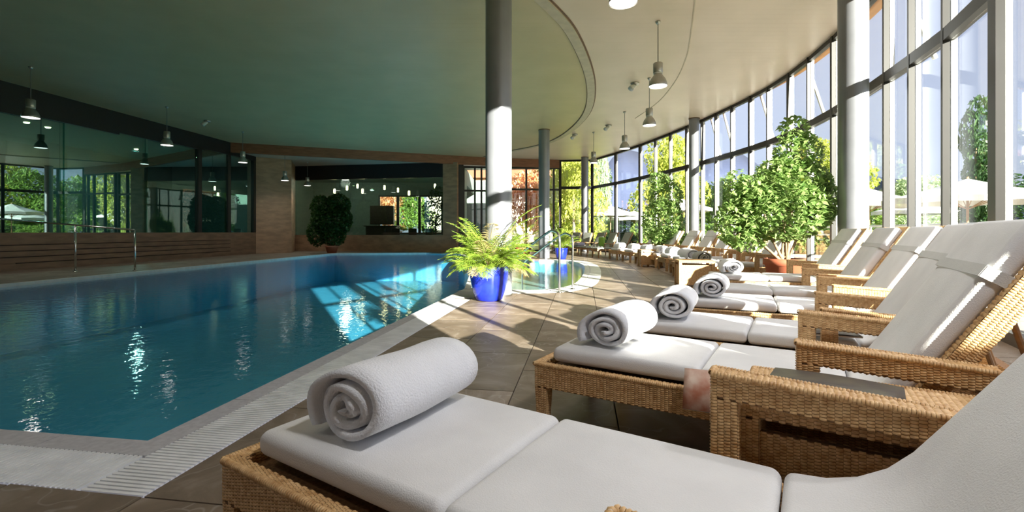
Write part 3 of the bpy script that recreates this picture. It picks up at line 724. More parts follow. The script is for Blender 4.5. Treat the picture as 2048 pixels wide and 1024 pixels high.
# ------------------------------------------------------------------ wicker weave
CW, CH = .017, .0095
def weave_faces(q, P, U, Vv, N, wu, wv):
    """tiny cord bumps over a rectangle: P corner, U/Vv unit axes, N normal"""
    P, U, Vv, N = [np.array(a, float) for a in (P, U, Vv, N)]
    nu = max(1, int(round(wu/CW))); nv = max(1, int(round(wv/CH))); cu = wu/nu; cv = wv/nv
    tu = np.array([-.52, 0, .52])*cu; tv = np.array([-.44, 0, .44])*cv
    h = np.array([[0, .0012, 0], [.0012, .0052, .0012], [0, .0012, 0]])
    T = []
    for i in range(3):
        for j in range(3): T.append((tu[i]*(1 if j == 1 else .86), tv[j], h[i][j]))
    T = np.array(T)
    I, J = np.meshgrid(np.arange(nu), np.arange(nv), indexing='ij'); I = I.ravel(); J = J.ravel()
    cx = (I+.5)*cu; cy = (J+.5)*cv+np.where(I % 2, cv*.5, 0)
    ok = cy < wv-cv*.3; cx = cx[ok]; cy = cy[ok]
    a = cx[:, None]+T[None, :, 0]; b = cy[:, None]+T[None, :, 1]; c = np.repeat(T[None, :, 2], len(cx), 0)
    W = P+a[..., None]*U+b[..., None]*Vv+c[..., None]*N
    base = len(q.V); q.V += list(map(tuple, W.reshape(-1, 3)))
    flip = np.dot(np.cross(U, Vv), N) < 0
    f = [(0, 3, 4, 1), (1, 4, 5, 2), (3, 6, 7, 4), (4, 7, 8, 5)]
    if flip: f = [x[::-1] for x in f]
    for k in range(len(cx)):
        o = base+9*k
        q.F += [(o+x[0], o+x[1], o+x[2], o+x[3]) for x in f]
def wbox(base, wv, c, ax, ay, az, faces='xXyYzZ', r=.006):
    """oriented box: half-vectors ax, ay, az; adds core to base and cords to wv"""
    c, ax, ay, az = [np.array(v, float) for v in (c, ax, ay, az)]
    base.obox(c, ax*.985, ay*.985, az*.985)
    A = [ax, ay, az]; L = [np.linalg.norm(a) for a in A]; Un = [a/l for a, l in zip(A, L)]
    for d, ch in enumerate('xyz'):
        for s, cc in ((-1, ch), (1, ch.upper())):
            if cc not in faces: continue
            o = [k for k in range(3) if k != d]
            # cords run along the longer in-plane horizontal axis
            u, v = (o[0], o[1])
            if abs(Un[u][2]) > abs(Un[v][2]): u, v = v, u
            if d == 2 and L[u] < L[v]: u, v = v, u
            P = c+A[d]*s-A[u]-A[v]
            weave_faces(wv, P, Un[u], Un[v], Un[d]*s, 2*L[u], 2*L[v])
def rim(wv, a, b, r, pitch=.009):
    """wrapped rim cord along an edge"""
    a = Vector(a); b = Vector(b); d = b-a; L_ = d.length; d.normalize(); n_ = int(L_/pitch); up = Vector((0, 0, 1)) if abs(d.z) < .9 else Vector((1, 0, 0))
    s1 = d.cross(up).normalized(); s2 = s1.cross(d)
    for i in range(n_):
        base = len(wv.V)
        for j, (t, rr) in enumerate(((0.05, .80), (.5, 1.0), (.95, .80))):
            c = a+d*((i+t)*L_/n_)
            for k in range(8):
                an = 2*math.pi*k/8; wv.V.append(tuple(c+(s1*math.cos(an)+s2*math.sin(an))*r*rr))
        for j in range(2):
            for k in range(8):
                p_ = base+j*8+k; q_ = base+j*8+(k+1) % 8; wv.F.append((p_, p_+8, q_+8, q_))

# ------------------------------------------------------------------ lounger (local: X along the length from foot to head, Y across, Z up)
LW = .70
def sweep_pad(path, W, T, y0, name, parent, mat, nb=10, puff=.009):
    """cushion swept along a path in the XZ plane, rounded section, soft ends"""
    P = [Vector((p[0], 0, p[1])) for p in path]; q = MB(); n = len(P)
    # cumulative length
    S = [0]
    for a, b in zip(P[:-1], P[1:]): S.append(S[-1]+(b-a).length)
    L_ = S[-1]; rings = []
    er = T*.34
    st = [er*(1-math.cos(math.pi/2*i/4)) for i in range(4)]
    ss = st+[er+(L_-2*er)*i/14 for i in range(15)]+[L_-x for x in st][::-1]
    hw, ht, rc = W/2, T/2, T*.34
    sec = []
    for cx, cz, a0 in ((1, 1, 0), (-1, 1, 90), (-1, -1, 180), (1, -1, 270)):
        for k in range(5):
            an = R(a0+90*k/4); sec.append((cx*(hw-rc)+rc*math.cos(an), cz*(ht-rc)+rc*math.sin(an)))
        if a0 == 0 or a0 == 180:
            for k in range(1, nb): f = 1-2*k/nb if a0 == 0 else -1+2*k/nb; sec.append((f*(hw-rc), cz*ht))
    m = len(sec)
    for s in ss:
        i = max(0, min(n-2, next((j for j in range(n-1) if S[j+1] >= s-1e-9), n-2))); t = (s-S[i])/(S[i+1]-S[i]); p = P[i].lerp(P[i+1], t)
        d0 = (P[min(i+1, n-1)]-P[i]).normalized(); d1 = (P[min(i+2, n-1)]-P[min(i+1, n-2)]).normalized() if i < n-2 else d0
        d = d0.lerp(d1, t).normalized(); nrm = Vector((-d.z, 0, d.x))
        e = min(s, L_-s); sc_ = 1 if e >= er else math.sqrt(max(0, 1-((er-e)/er)**2)); zs_ = .35+.65*sc_; ys_ = 1-(er/hw)*.5*(1-sc_)
        pf = puff*math.sin(math.pi*min(1, max(0, s/L_)))**.5
        for (yy, zz) in sec:
            z2 = zz*zs_+(pf*(1-(yy/hw)**2) if zz > 0 else 0)
            v = p+nrm*z2; q.V.append((v.x, y0+W/2+yy*ys_, v.z))
    R_ = len(ss)
    for i in range(R_-1):
        for k in range(m): q.F.append((i*m+k, (i+1)*m+k, (i+1)*m+(k+1) % m, i*m+(k+1) % m))
    q.F.append(tuple(range(m))); q.F.append(tuple((R_-1)*m+k for k in range(m))[::-1])
    return q.build(name, mat, parent, True)
def make_lounger(theta=58, hinge=1.37, soft=.08, s2=1.28, blen=.80, straps=True, arm=1.10, ao=0.0):
    root = empty('sun_lounger'); W = LW; zt = .335; ah = .12
    base, wv = MB(), MB(); az = (0, 0, ah/2)
    L_ = 1.92; x0 = -.07
    for y in (.0, W): wbox(base, wv, ((x0+L_)/2, y, zt-ah/2), ((L_-x0)/2, 0, 0), (0, .022, 0), az, 'yYZ')
    wbox(base, wv, (x0+.022, W/2, zt-ah/2), (.022, 0, 0), (0, W/2-.02, 0), az, 'xXZ'); wbox(base, wv, (L_-.022, W/2, zt-ah/2), (.022, 0, 0), (0, W/2-.02, 0), az, 'xX')
    for y in (-.018, W+.018): rim(wv, (x0-.005, y, zt-.004), (L_, y, zt-.004), .012)
    rim(wv, (x0-.005, -.02, zt-.004), (x0-.005, W+.02, zt-.004), .012)
    base.box(x0+.04, hinge, .02, W-.02, zt-.05, zt-.03)
    fr = base.build('seat_frame', M['wicker_base'], root); wv.build('weave', M['wicker'], fr, True, kind='stuff')
    for x, y in ((x0+.035, .012), (x0+.035, W-.012), (1.80, .012), (1.80, W-.012)):
        b, v = MB(), MB(); wbox(b, v, (x, y, (zt-ah)/2), (.034, 0, 0), (0, .034, 0), (0, 0, (zt-ah)/2), 'xXyY')
        # taper towards the floor
        for mbx in (b, v):
            mbx.V = [(x+(p[0]-x)*(.72+.28*p[2]/(zt-ah)), y+(p[1]-y)*(.72+.28*p[2]/(zt-ah)), p[2]) for p in mbx.V]
        lg = b.build('leg', M['wicker_base'], root); v.build('weave', M['wicker'], lg, True, kind='stuff')
    # arms with front posts
    for side, y in ((-1, -.058-ao), (1, W+.058+ao)):
        b, v = MB(), MB(); a0, a1 = arm, arm+.56; zt0, zt1 = .60, .575
        mid = ((a0+a1)/2, y, (zt0+zt1)/2-.036); half = ((a1-a0)/2, 0, (zt1-zt0)/2)
        wbox(b, v, mid, half, (0, .034, 0), (0, 0, .036), 'yYzZxX')
        rim(v, (a0, y-.034, zt0-.002), (a1, y-.034, zt1-.002), .010); rim(v, (a0, y+.034, zt0-.002), (a1, y+.034, zt1-.002), .010); rim(v, (a0, y-.03, zt0-.002), (a0, y+.03, zt0-.002), .010)
        am = b.build('armrest', M['wicker_base'], root); v.build('weave', M['wicker'], am, True, kind='stuff')
        b, v = MB(), MB(); wbox(b, v, (a0+.036, y, .264), (.036, 0, 0), (0, .034, 0), (0, 0, .264), 'xXyY')
        am = b.build('arm_post', M['wicker_base'], root); v.build('weave', M['wicker'], am, True, kind='stuff')
        b, v = MB(), MB(); wbox(b, v, (a1-.03, y, .25), (.03, 0, 0), (0, .03, 0), (0, 0, .25), 'xXyY')
        am = b.build('arm_post', M['wicker_base'], root); v.build('weave', M['wicker'], am, True, kind='stuff')
    # cushions
    T = .076; zc = zt+T/2+.002; cw = W-.09; cy = .045
    sweep_pad([(.0, zc), (.725, zc)], cw, T, cy, 'foot_cushion', root, M['cushion'])
    sweep_pad([(.73, zc), (s2, zc)], cw, T, cy, 'seat_cushion', root, M['cushion'])
    th = R(theta); ct, st = math.cos(th), math.sin(th)
    path = [(s2+.005, zc)]; N_ = 7; rad = soft/math.tan(th/2) if th else 0
    hx = hinge; xs = hx-soft
    if xs > s2+.01: path.append((xs, zc))
    cx_, cz_ = xs, zc+rad
    for k in range(1, N_+1):
        a = th*k/N_; path.append((cx_+rad*math.sin(a), cz_-rad*math.cos(a)))
    e = path[-1]; path.append((e[0]+ct*(blen-soft), e[1]+st*(blen-soft)))
    bc = sweep_pad(path, cw, T, cy, 'back_cushion', root, M['cushion'], puff=.006)
    # back frame: two rails and a top rail, slats between
    off = T/2+.032; nx, nz = st*off, -ct*off
    h0 = Vector((hx, 0, zc))
    def bp(s, o=off): return Vector((hx+ct*s+st*o, 0, zc+st*s-ct*o))
    b, v = MB(), MB(); bl = blen+.04
    for y in (.028, W-.028):
        c = (bp(0)+bp(bl))/2; wbox(b, v, (c.x, y, c.z), (ct*bl/2, 0, st*bl/2), (0, .026, 0), (st*.034, 0, -ct*.034), 'xXyYzZ')
    c = bp(bl-.03); wbox(b, v, (c.x, W/2, c.z), (0, W/2-.05, 0), (ct*.03, 0, st*.03), (st*.03, 0, -ct*.03), 'yYzZ')
    bf = b.build('back_frame', M['wicker_base'], root); v.build('weave', M['wicker'], bf, True, kind='stuff')
    for k in range(6):
        b = MB(); c = bp(.1+k*.12); b.obox((c.x, W/2, c.z), (0, W/2-.05, 0), (ct*.02, 0, st*.02), (st*.006, 0, -ct*.006))
        b.build('slat', M['wicker_base'], root)
    # prop stay
    c = bp(.5, off+.03); q = MB()
    for y in (.1, W-.1):
        q = MB(); q.tube([(c.x, y, c.z), (min(1.88, c.x+.12), y, zt-.03)], .010, 8); q.build('prop_stay', M['wood'], root)
    if straps:
        q = MB(); s_ = blen-.22
        A_ = [bp(s_, -T/2-.012), bp(s_+.0, off+.045)]
        wd = Vector((ct*.022, 0, st*.022)); th_ = .004
        f0, f1 = bp(s_, -T/2-.003), bp(s_, off+.04); dn = (f1-f0).normalized()
        for y in (cy-.005, W-cy+.005):
            c = (f0+f1)/2; q.obox((c.x, y, c.z), wd, (0, .003, 0), dn*((f1-f0).length/2))
        q.obox((f0.x, W/2, f0.z), wd, (0, W/2-cy+.006, 0), dn*.003); q.obox((f1.x, W/2, f1.z), wd, (0, W/2-cy+.006, 0), dn*.003)
        q.build('strap', M['strap'], root)
    return root
# ------------------------------------------------------------------ rolled towel (local: X along the lounger, Y roll axis, Z up, rests on z=0)
def towel_mesh(seed=0, length=.46, s=1.0):
    rn = random.Random(seed); cl = []; tk = []
    turns = 2.15; n = 70; r0, r1 = .010, .080
    for i in range(n):
        f = i/(n-1); a = -math.pi*.5+2*math.pi*turns*(f-1)   # ends at the bottom
        r = r0+(r1-r0)*f**.9; cl.append((r*math.cos(a), r*math.sin(a))); tk.append(.0158)
    # orient so that the last turn ends at the bottom left, then add the loose flap lobe
    cx, cz = cl[-1]; cl = [(x, z) for x, z in cl]
    for k in range(1, 15):
        f = k/14; a = math.pi*1.5-math.pi*1.5*f            # over the right, top and down the left
        rr = .092+.012*f; cl.append((-rr*math.cos(a)*1.0 if False else rr*math.cos(a+math.pi*0), rr*math.sin(a))) if False else None
    # outer wrap: from bottom (under) up the right, over the top and down the left with a folded bulb
    m = 26
    for k in range(1, m+1):
        f = k/m; a = -math.pi/2+f*math.pi*1.70; rr = .0815+.027*min(1, f*2.0)
        if f > .72: rr += (f-.72)*.10
        cl.append((rr*math.cos(a), rr*math.sin(a))); tk.append(.0150+.012*max(0, (f-.75)/.25))
    V, F = [], []
    ny = 9; npt = len(cl); C_ = [Vector(c) for c in cl]
    W_ = [rn.uniform(-1, 1) for _ in range(8)]
    for j in range(ny):
        g = j/(ny-1); y = (g-.5)*length
        ends = min(g, 1-g); tf = 1 if ends > .08 else .75+.25*ends/.08
        for i in range(npt):
            d = (C_[min(i+1, npt-1)]-C_[max(i-1, 0)]).normalized(); nn = Vector((-d.y, d.x)); t = tk[i]*tf
            wob = 1+.02*math.sin(i*.22+g*5+W_[0]*3)+.015*math.sin(g*9+i*.1+W_[1]*5)
            yy = y+.008*math.sin(i*.35+W_[2]*6)*(1 if j in (0, ny-1) else 0)
            for sg in (1, -1):
                p = (C_[i]+nn*t*.92*sg)*wob; V.append((p.x*1.12, yy, p.y*.86))
    row = npt*2
    for j in range(ny-1):
        for i in range(npt-1):
            a = j*row+2*i; F.append((a, a+2, a+2+row, a+row)); F.append((a+1, a+1+row, a+3+row, a+3))
        for i, e in ((0, 0), (npt-1, 1)):
            a = j*row+2*i; F.append((a, a+row, a+1+row, a+1) if not e else (a, a+1, a+1+row, a+row))
    for j, e in ((0, 0), (ny-1, 1)):
        for i in range(npt-1):
            a = j*row+2*i; F.append((a, a+1, a+3, a+2) if not e else (a, a+2, a+3, a+1))
    zmin = min(v[2] for v in V)
    V = [(v[0]*s, v[1]*s, (v[2]-zmin)*s) for v in V]
    V = [(x, y, max(z, .004 + .0*z) if z < .012 else z) for x, y, z in V]
    me = bpy.data.meshes.new('rolled_towel'); me.from_pydata(V, [], F); me.update(); me.polygons.foreach_set('use_smooth', [True]*len(F)); me.materials.append(M['towel'])
    return me
tmes = [towel_mesh(k) for k in range(4)]

L1 = make_lounger(theta=55, hinge=1.56, soft=.16, s2=1.36, blen=.92, arm=1.17, ao=.035)
L2 = make_lounger()
def place(o, x, y, ang, label):
    o.location = (x, y, 0); o.rotation_euler = (0, 0, -R(ang)); tag(o, label, 'sun lounger', 'wicker loungers along the windows')
    return o
def lp(x, y, ang, a, b):
    c, s = math.cos(R(ang)), math.sin(R(ang)); return (x+a*c+b*s, y-a*s+b*c)
near = [
 (-.80, 1.39, 32.5, 'largest wicker lounger in the foreground with a reclined grey back cushion'),
 (.19, 2.43, 32, 'second wicker lounger, behind the side table with the magazine'),
 (.78, 3.18, 31, 'third wicker lounger, with a magazine under its armrest'),
 (1.56, 4.22, 26, 'fourth wicker lounger, its towel in front of the far row'),
 (2.05, 5.15, 23, 'fifth wicker lounger, without a visible towel'),
 (2.83, 6.62, 18, 'sixth wicker lounger, with brightly sunlit arms beside the big ficus')]
towels = [(.30, .36, 'big rolled white towel on the foreground lounger'), (.27, .36, 'rolled white towel on the second lounger, in front of its cushion seam'), (.25, .38, 'rolled white towel on the third lounger'),
          (.22, .36, 'rolled white towel on the fourth lounger, below the far row'), None, (.3, .40, 'rolled white towel on the sixth lounger, beside the terracotta planter')]
def put_towel(x, y, ang, a, b, label, k=0, grey=False, s=1.0, group='rolled towels on the loungers'):
    p = lp(x, y, ang, a, b); o = link('rolled_towel', tmes[k % 4])
    if grey: o.data = tmes[k % 4].copy(); o.data.materials[0] = M['towel_grey']
    o.location = (p[0], p[1], .430); o.rotation_euler = (0, 0, -R(ang)+random.Random(k).uniform(-.08, .08)); o.scale = (s, s, s); tag(o, label, 'towel', group)
    return o
for i, (x, y, a, lb) in enumerate(near):
    o = L1 if i == 0 else (L2 if i == 1 else copy_tree(L2))
    place(o, x, y, a, lb)
    if towels[i]: put_towel(x, y, a, towels[i][0], towels[i][1], towels[i][2], i, s=(1.0 if i else 1.05))
# far row along the curve
far = [(3.55, 9.15, 9), (3.72, 10.2, 6), (3.98, 11.1, 4), (4.05, 12.15, 1), (4.12, 13.3, -2), (4.1, 14.5, -5), (4.0, 15.7, -8), (3.85, 17.0, -11)]
ford = ['first lounger of the far row, behind the terracotta planter', 'second lounger of the far row, partly behind the big ficus', 'third lounger of the far row, just left of the big ficus', 'fourth lounger of the far row, backrest against the windows',
        'fifth lounger of the far row, next to the slim column', 'sixth lounger of the far row, in front of the slim column', 'seventh lounger of the far row, beside the small ficus', 'eighth lounger of the far row, in front of the small ficus']
for i, (x, y, a) in enumerate(far):
    o = copy_tree(L2); place(o, x, y, a, 'wicker ' + ford[i])
    put_towel(x, y, a, .25, .36, 'rolled %s towel on the %s lounger of the far row' % ('grey' if i == 0 else 'white', ford[i].split()[0]), i+1, grey=(i == 0), s=1.05)

# ------------------------------------------------------------------ wooden deck chairs at the far end
def deck_chair():
    r = empty('deck_chair'); W = .62
    q = MB(); q.box(0, 1.35, 0, .05, .27, .33); q.box(0, 1.35, W-.05, W, .27, .33); q.box(0, .05, .05, W-.05, .27, .33); q.box(1.3, 1.35, .05, W-.05, .27, .33); q.build('frame', M['wood'], r)
    for k in range(9):
        s = MB(); s.box(.08+k*.135, .16+k*.135, .05, W-.05, .32, .34); s.build('slat', M['wood'], r)
    for x in (.06, 1.25):
        for y in (.03, W-.03):
            s = MB(); s.tube([(x, y, 0), (x, y, .3)], .025, 8); s.build('leg', M['wood'], r)
    for y in (-.02, W+.02):
        s = MB(); s.add(*rbox((1.1, y, .52), (.55, .06, .03), .01, 1)); s.tube([(.86, y, .3), (.86, y, .51)], .02, 6); s.build('armrest', M['wood'], r)
    s = MB(); s.obox((1.22+.17, W/2, .33+.33), (.17, 0, .33), (0, W/2, 0), (.02, 0, -.01)); s.build('backrest', M['wood'], r)
    c = sweep_pad([(.02, .37), (1.15, .37), (1.24, .42), (1.52, .98)], W-.06, .06, .03, 'cushion', r, M['grey_fab'])
    return r
dc = deck_chair()
dk = [(3.35, 18.4, -14, 'with legs nearest the small ficus'), (3.1, 19.6, -18, 'with a lime cushion'), (2.9, 20.8, -24, 'third from the small ficus'), (2.6, 21.9, -30, 'fourth from the small ficus'), (2.3, 22.9, -36, 'closest to the far column')]
for i, (x, y, a, t) in enumerate(dk):
    o = dc if i == 0 else copy_tree(dc); o.location = (x, y, 0); o.rotation_euler = (0, 0, -R(a)); tag(o, 'small brown wooden deck chair at the far windows, ' + t, 'deck chair', 'wooden deck chairs')
for i, (d, m_, lb) in enumerate(((1, 'lime', 'lime green cushion propped on a far deck chair'), (2, 'lavender', 'folded lavender towel on a far deck chair'), (4, 'lavender', 'folded lavender towel on the deck chair closest to the far column'))):
    x, y, a, _ = dk[d]; p = lp(x, y, a, .9 if i == 0 else .3, .3); q = MB()
    V, F = rbox((0, 0, .0), (.12, .42, .40) if i == 0 else (.4, .34, .14), .05, 3); q.add(V, F); o = q.build('throw_cushion' if i == 0 else 'folded_towel', M[m_], smooth=True); o.location = (p[0], p[1], .60 if i == 0 else .475); o.rotation_euler = (0, 0, -R(a)); tag(o, lb, 'cushion' if i == 0 else 'towel')

# ------------------------------------------------------------------ side tables
def side_table(w=.62, d=.44, h=.50):
    r = empty('side_table'); b, v = MB(), MB()
    wbox(b, v, (0, 0, h-.02), (w/2, 0, 0), (0, d/2, 0), (0, 0, .02), 'xXyYZ')
    for sx in (-1, 1): rim(v, (sx*w/2, -d/2, h-.003), (sx*w/2, d/2, h-.003), .012); rim(v, (-w/2, sx*d/2, h-.003), (w/2, sx*d/2, h-.003), .012)
    t = b.build('table_top', M['wicker_base'], r); v.build('weave', M['wicker'], t, True, kind='stuff')
    b, v = MB(), MB()
    for sx in (-1, 1): wbox(b, v, (0, sx*(d/2-.03), h/2-.01), (w/2-.02, 0, 0), (0, .012, 0), (0, 0, h/2-.07), 'yY'); wbox(b, v, (sx*(w/2-.03), 0, h/2-.01), (.012, 0, 0), (0, d/2-.02, 0), (0, 0, h/2-.07), 'xX')
    t = b.build('side_panel', M['wicker_base'], r); v.build('weave', M['wicker'], t, True, kind='stuff')
    for sx in (-1, 1):
        for sy in (-1, 1):
            b, v = MB(), MB(); wbox(b, v, (sx*(w/2-.025), sy*(d/2-.025), h/2-.02), (.026, 0, 0), (0, .026, 0), (0, 0, h/2-.02), 'xXyY')
            t = b.build('leg', M['wicker_base'], r); v.build('weave', M['wicker'], t, True, kind='stuff')
    return r
st0 = side_table()
tabs = [(-.80, 1.39, 32.5, 1.55, 1.055, 'wicker side table with a dark magazine between the two nearest loungers'), 
        (3.55, 9.15, 9, -.1, -.5, 'small wicker side table in front of the first lounger of the far row'), (4.05, 12.15, 1, 0, -.0+1.72, 'small wicker side table farther along the far row')]
for i, (x, y, a, u, v_, lb) in enumerate(tabs):
    o = st0 if i == 0 else copy_tree(st0); p = lp(x, y, a, u, v_); o.location = (p[0], p[1], 0); o.rotation_euler = (0, 0, -R(a)); tag(o, lb, 'table', 'wicker side tables')
    if i == 0: tp = (p[0], p[1], a)
# magazines
def magazine(name, loc, rot, w, h, covermat, label):
    r = empty(name, loc); r.rotation_euler = rot
    q = MB(); q.add(*rbox((0, 0, .005), (w, h, .007), .002, 1)); q.build('pages', M['paper'], r)
    V, F = [], []
    n = 8
    for i in range(n+1):
        x = -w/2+w*i/n; z = .010+.006*math.sin(math.pi*i/n)
        V += [(x, -h/2, z), (x, h/2, z), (x, -h/2, z+.0012), (x, h/2, z+.0012)]
    for i in range(n):
        o = 4*i; F += [(o, o+1, o+5, o+4), (o+2, o+6, o+7, o+3), (o, o+4, o+6, o+2), (o+1, o+3, o+7, o+5)]
    F += [(0, 2, 3, 1), (4*n, 4*n+1, 4*n+3, 4*n+2)]
    mk('cover', V, F, covermat, r, True)
    tag(r, label, 'magazine'); return r
magazine('magazine', (tp[0]-.05, tp[1]+.05, .516), (0, 0, -R(38)), .36, .25, M['mag_dark'], 'dark brown magazine lying on the nearest side table')
p = lp(.19, 2.43, 32, .80, -.075); magazine('magazine', (p[0], p[1], .355), (R(58), 0, -R(26)), .22, .17, M['mag_red'], 'open glossy magazine hanging off the near edge of the second lounger')
p = lp(.78, 3.18, 31, 1.15, .12); magazine('magazine', (p[0], p[1], .437), (0, 0, -R(20)), .26, .19, M['mag_dark'], 'small magazine lying on the seat of the third lounger under its armrest')

# ------------------------------------------------------------------ hand rails
def arc_rail(pts, r, name, parent): q = MB(); q.tube(catmull(pts, 8), r, 12); return q.build(name, M['chrome'], parent, True)
hr = empty('pool_handrail')
arc_rail([(.80, 7.90, 0), (.80, 7.90, .5), (.80, 7.92, .92), (.74, 8.05, 1.03), (.62, 8.3, 1.0), (.2, 9.2, .62), (0, 9.7, .42), (-.05, 9.85, .1), (-.05, 9.9, -.4)], .022, 'rail', hr)
arc_rail([(1.08, 8.35, 0), (1.08, 8.35, .5), (1.08, 8.37, .88), (1.02, 8.5, .98), (.9, 8.75, .95), (.48, 9.65, .57), (.28, 10.15, .37), (.23, 10.3, .1), (.23, 10.35, -.4)], .018, 'rail', hr)
for x, y in ((.80, 7.90), (1.08, 8.35)):
    q = MB(); q.lathe([(0, 0), (.05, 0), (.05, .008), (.024, .02)], 16, (x, y)); q.build('floor_flange', M['chrome'], hr, True)
tag(hr, 'curved chrome handrail leading into the round pool bay', 'handrail')
hl = empty('pool_handrail')
zr = lambda px, py, d: (px-1024)*d/937
q = MB(); P150 = (-11.28, 12.1); P270 = (-9.98, 12.4)
q.tube([(-13.0, 11.7, 1.37), (P150[0], P150[1], 1.20), (P270[0]-.02, P270[1], 1.075), (P270[0], P270[1], 1.05)], .022, 10); q.build('rail', M['chrome'], hl, True)
for (x, y), z in ((P150, 1.20), (P270, 1.07)):
    q = MB(); q.tube([(x, y, 0), (x, y, z)], .024, 10); q.build('post', M['chrome'], hl, True)
    q = MB(); q.lathe([(0, 0), (.055, 0), (.055, .01), (.026, .02)], 16, (x, y)); q.build('floor_flange', M['chrome'], hl, True)
tag(hl, 'steel handrail with two posts on the left pool side', 'handrail')

# ------------------------------------------------------------------ plants
def frond(rn, L_, az, lean, droop, nleaf=22, wl=.011, ll=.20):
    """one feathered palm frond; returns V,F"""
    V, F = [], []; pts = []
    p = Vector((0, 0, 0)); el = R(90)-lean; d_az = Vector((math.cos(az), math.sin(az), 0)); n = 14
    for i in range(n+1):
        pts.append(p.copy()); e = el-droop*(i/n)**1.3; p = p+(d_az*math.cos(e)+Vector((0, 0, 1))*math.sin(e))*(L_/n)
    q = MB(); q.tube(pts, [.006*(1-.8*i/n)+.0012 for i in range(n+1)], 5)
    side = Vector((-d_az.y, d_az.x, 0))
    for k in range(nleaf):
        f = .22+.78*k/nleaf; i = min(n-1, int(f*n)); t = f*n-i; b = pts[i].lerp(pts[i+1], t); d = (pts[i+1]-pts[i]).normalized(); up = side.cross(d) * -1
        l = ll*math.sin(math.pi*min(1, .25+.8*f))**.6*rn.uniform(.8, 1.1)
        for s in (-1, 1):
            dr = (side*s*.75+d*.6+up*rn.uniform(-.05, .30)).normalized(); tip = b+dr*l-Vector((0, 0, l*.22)); m = b+dr*l*.5; wv_ = d*wl
            V0 = [b, m+wv_, tip, m-wv_, m+Vector((0, 0, .004))]
            q.add(V0, [(0, 3, 4), (0, 4, 1), (4, 3, 2), (1, 4, 2)])
    return q
def palm(name, loc, H, n, seed, label, potfn, zb, ll=.2, cat='potted plant', spread=1.0, avoid=None):
    rn = random.Random(seed); r = empty(name, loc); potfn(r)
    for k in range(n):
        az = k*2.39996+rn.uniform(-.2, .2)
        if avoid is not None:
            dz = (az-avoid+math.pi) % (2*math.pi)-math.pi
            if abs(dz) < .75: az += math.copysign(.8, dz) if dz else .8
        inner = k/n; lean = R(12+58*inner)*rn.uniform(.85, 1.1)*spread; Lf = H*(1.0-.28*inner)*rn.uniform(.85, 1.1)*(1.35 if k < 4 else 1)
        q = frond(rn, Lf, az, lean, R(rn.uniform(45, 95)), 34, .0062, ll*rn.uniform(.8, 1.15))
        off = Vector((math.cos(az), math.sin(az), 0))*rn.uniform(.01, .07)
        q.V = [(v[0]+off.x, v[1]+off.y, v[2]+zb) for v in q.V]
        q.build('palm_frond', M['palm_dry'] if rn.random() < .10 else M['palm'], r, False)
    q = MB()
    for k in range(7):
        a = k*.9; q.tube([(.05*math.cos(a), .05*math.sin(a), zb-.03), (.06*math.cos(a), .06*math.sin(a), zb+.22)], [.014, .008], 6)
    q.build('stem', M['palm_dry'], r)
    tag(r, label, cat); return r
def blue_pot(s=1.0):
    def f(r):
        prof = [(0, 0), (.175, 0), (.20, .02), (.235, .12), (.272, .27), (.292, .40), (.296, .47), (.305, .485), (.305, .505), (.29, .515), (.272, .505), (.268, .46), (0, .455)]
        q = MB(); q.lathe([(a*s, b*s) for a, b in prof], 48); q.build('plant_pot', M['pot_blue'], r, True)
        q = MB(); q.lathe([(0, .475*s), (.15*s, .472*s), (.266*s, .462*s)], 24); q.build('soil', M['soil'], r, True)
    return f
palm('potted_palm', (-.345, 7.02, 0), .92, 64, 3, 'areca palm in a large glossy cobalt blue pot by the pool corner', blue_pot(1.0), .46, .22, spread=1.1, avoid=1.33)
# one tall frond
palm('potted_palm', (1.85, 17.6, 0), 1.15, 26, 8, 'palm in a small blue pot behind the curved chrome handrail', blue_pot(.82), .37, .24, spread=.8, avoid=2.83)
def tc_pot(w, h):
    def f(r):
        q = MB(); q.lathe([(0, 0), (w*.7, 0), (w*.95, h*.8), (w*1.05, h*.82), (w*1.05, h), (w*.92, h), (w*.9, h*.86), (0, h*.85)], 32); q.build('plant_pot', M['terracotta'], r, True)
        q = MB(); q.lathe([(0, h*.9), (w*.9, h*.87)], 24); q.build('soil', M['soil'], r, True)
    return f
palm('potted_palm', (.45, 18.9, 0), 1.35, 34, 12, 'bushy palm in a terracotta pot between the two round columns', tc_pot(.32, .4), .36, .26)
def leaf_cloud(rn, blobs, n, size, q=None):
    q = q or MB(); tot = sum(b[3]*b[4]*b[5] for b in blobs)
    for (cx, cy, cz, rx, ry, rz) in blobs:
        k = int(n*rx*ry*rz/tot)
        for _ in range(k):
            while True:
                a = Vector((rn.uniform(-1, 1), rn.uniform(-1, 1), rn.uniform(-1, 1)))
                if .12 < a.length < 1: break
            a = a.normalized()*(a.length**.45)
            c = Vector((cx+a.x*rx, cy+a.y*ry, cz+a.z*rz)); d = Vector((rn.uniform(-1, 1), rn.uniform(-1, 1), rn.uniform(-1.0, .35))).normalized()
            s = d.cross(Vector((rn.uniform(-.5, .5), rn.uniform(-.5, .5), 1))).normalized(); l = size*rn.uniform(.7, 1.25); up = s.cross(d)
            q.add([c-d*l*.5, c+s*l*.30+up*l*.07, c+d*l*.5, c-s*l*.30+up*l*.07], [(0, 1, 2), (0, 2, 3)])
    return q
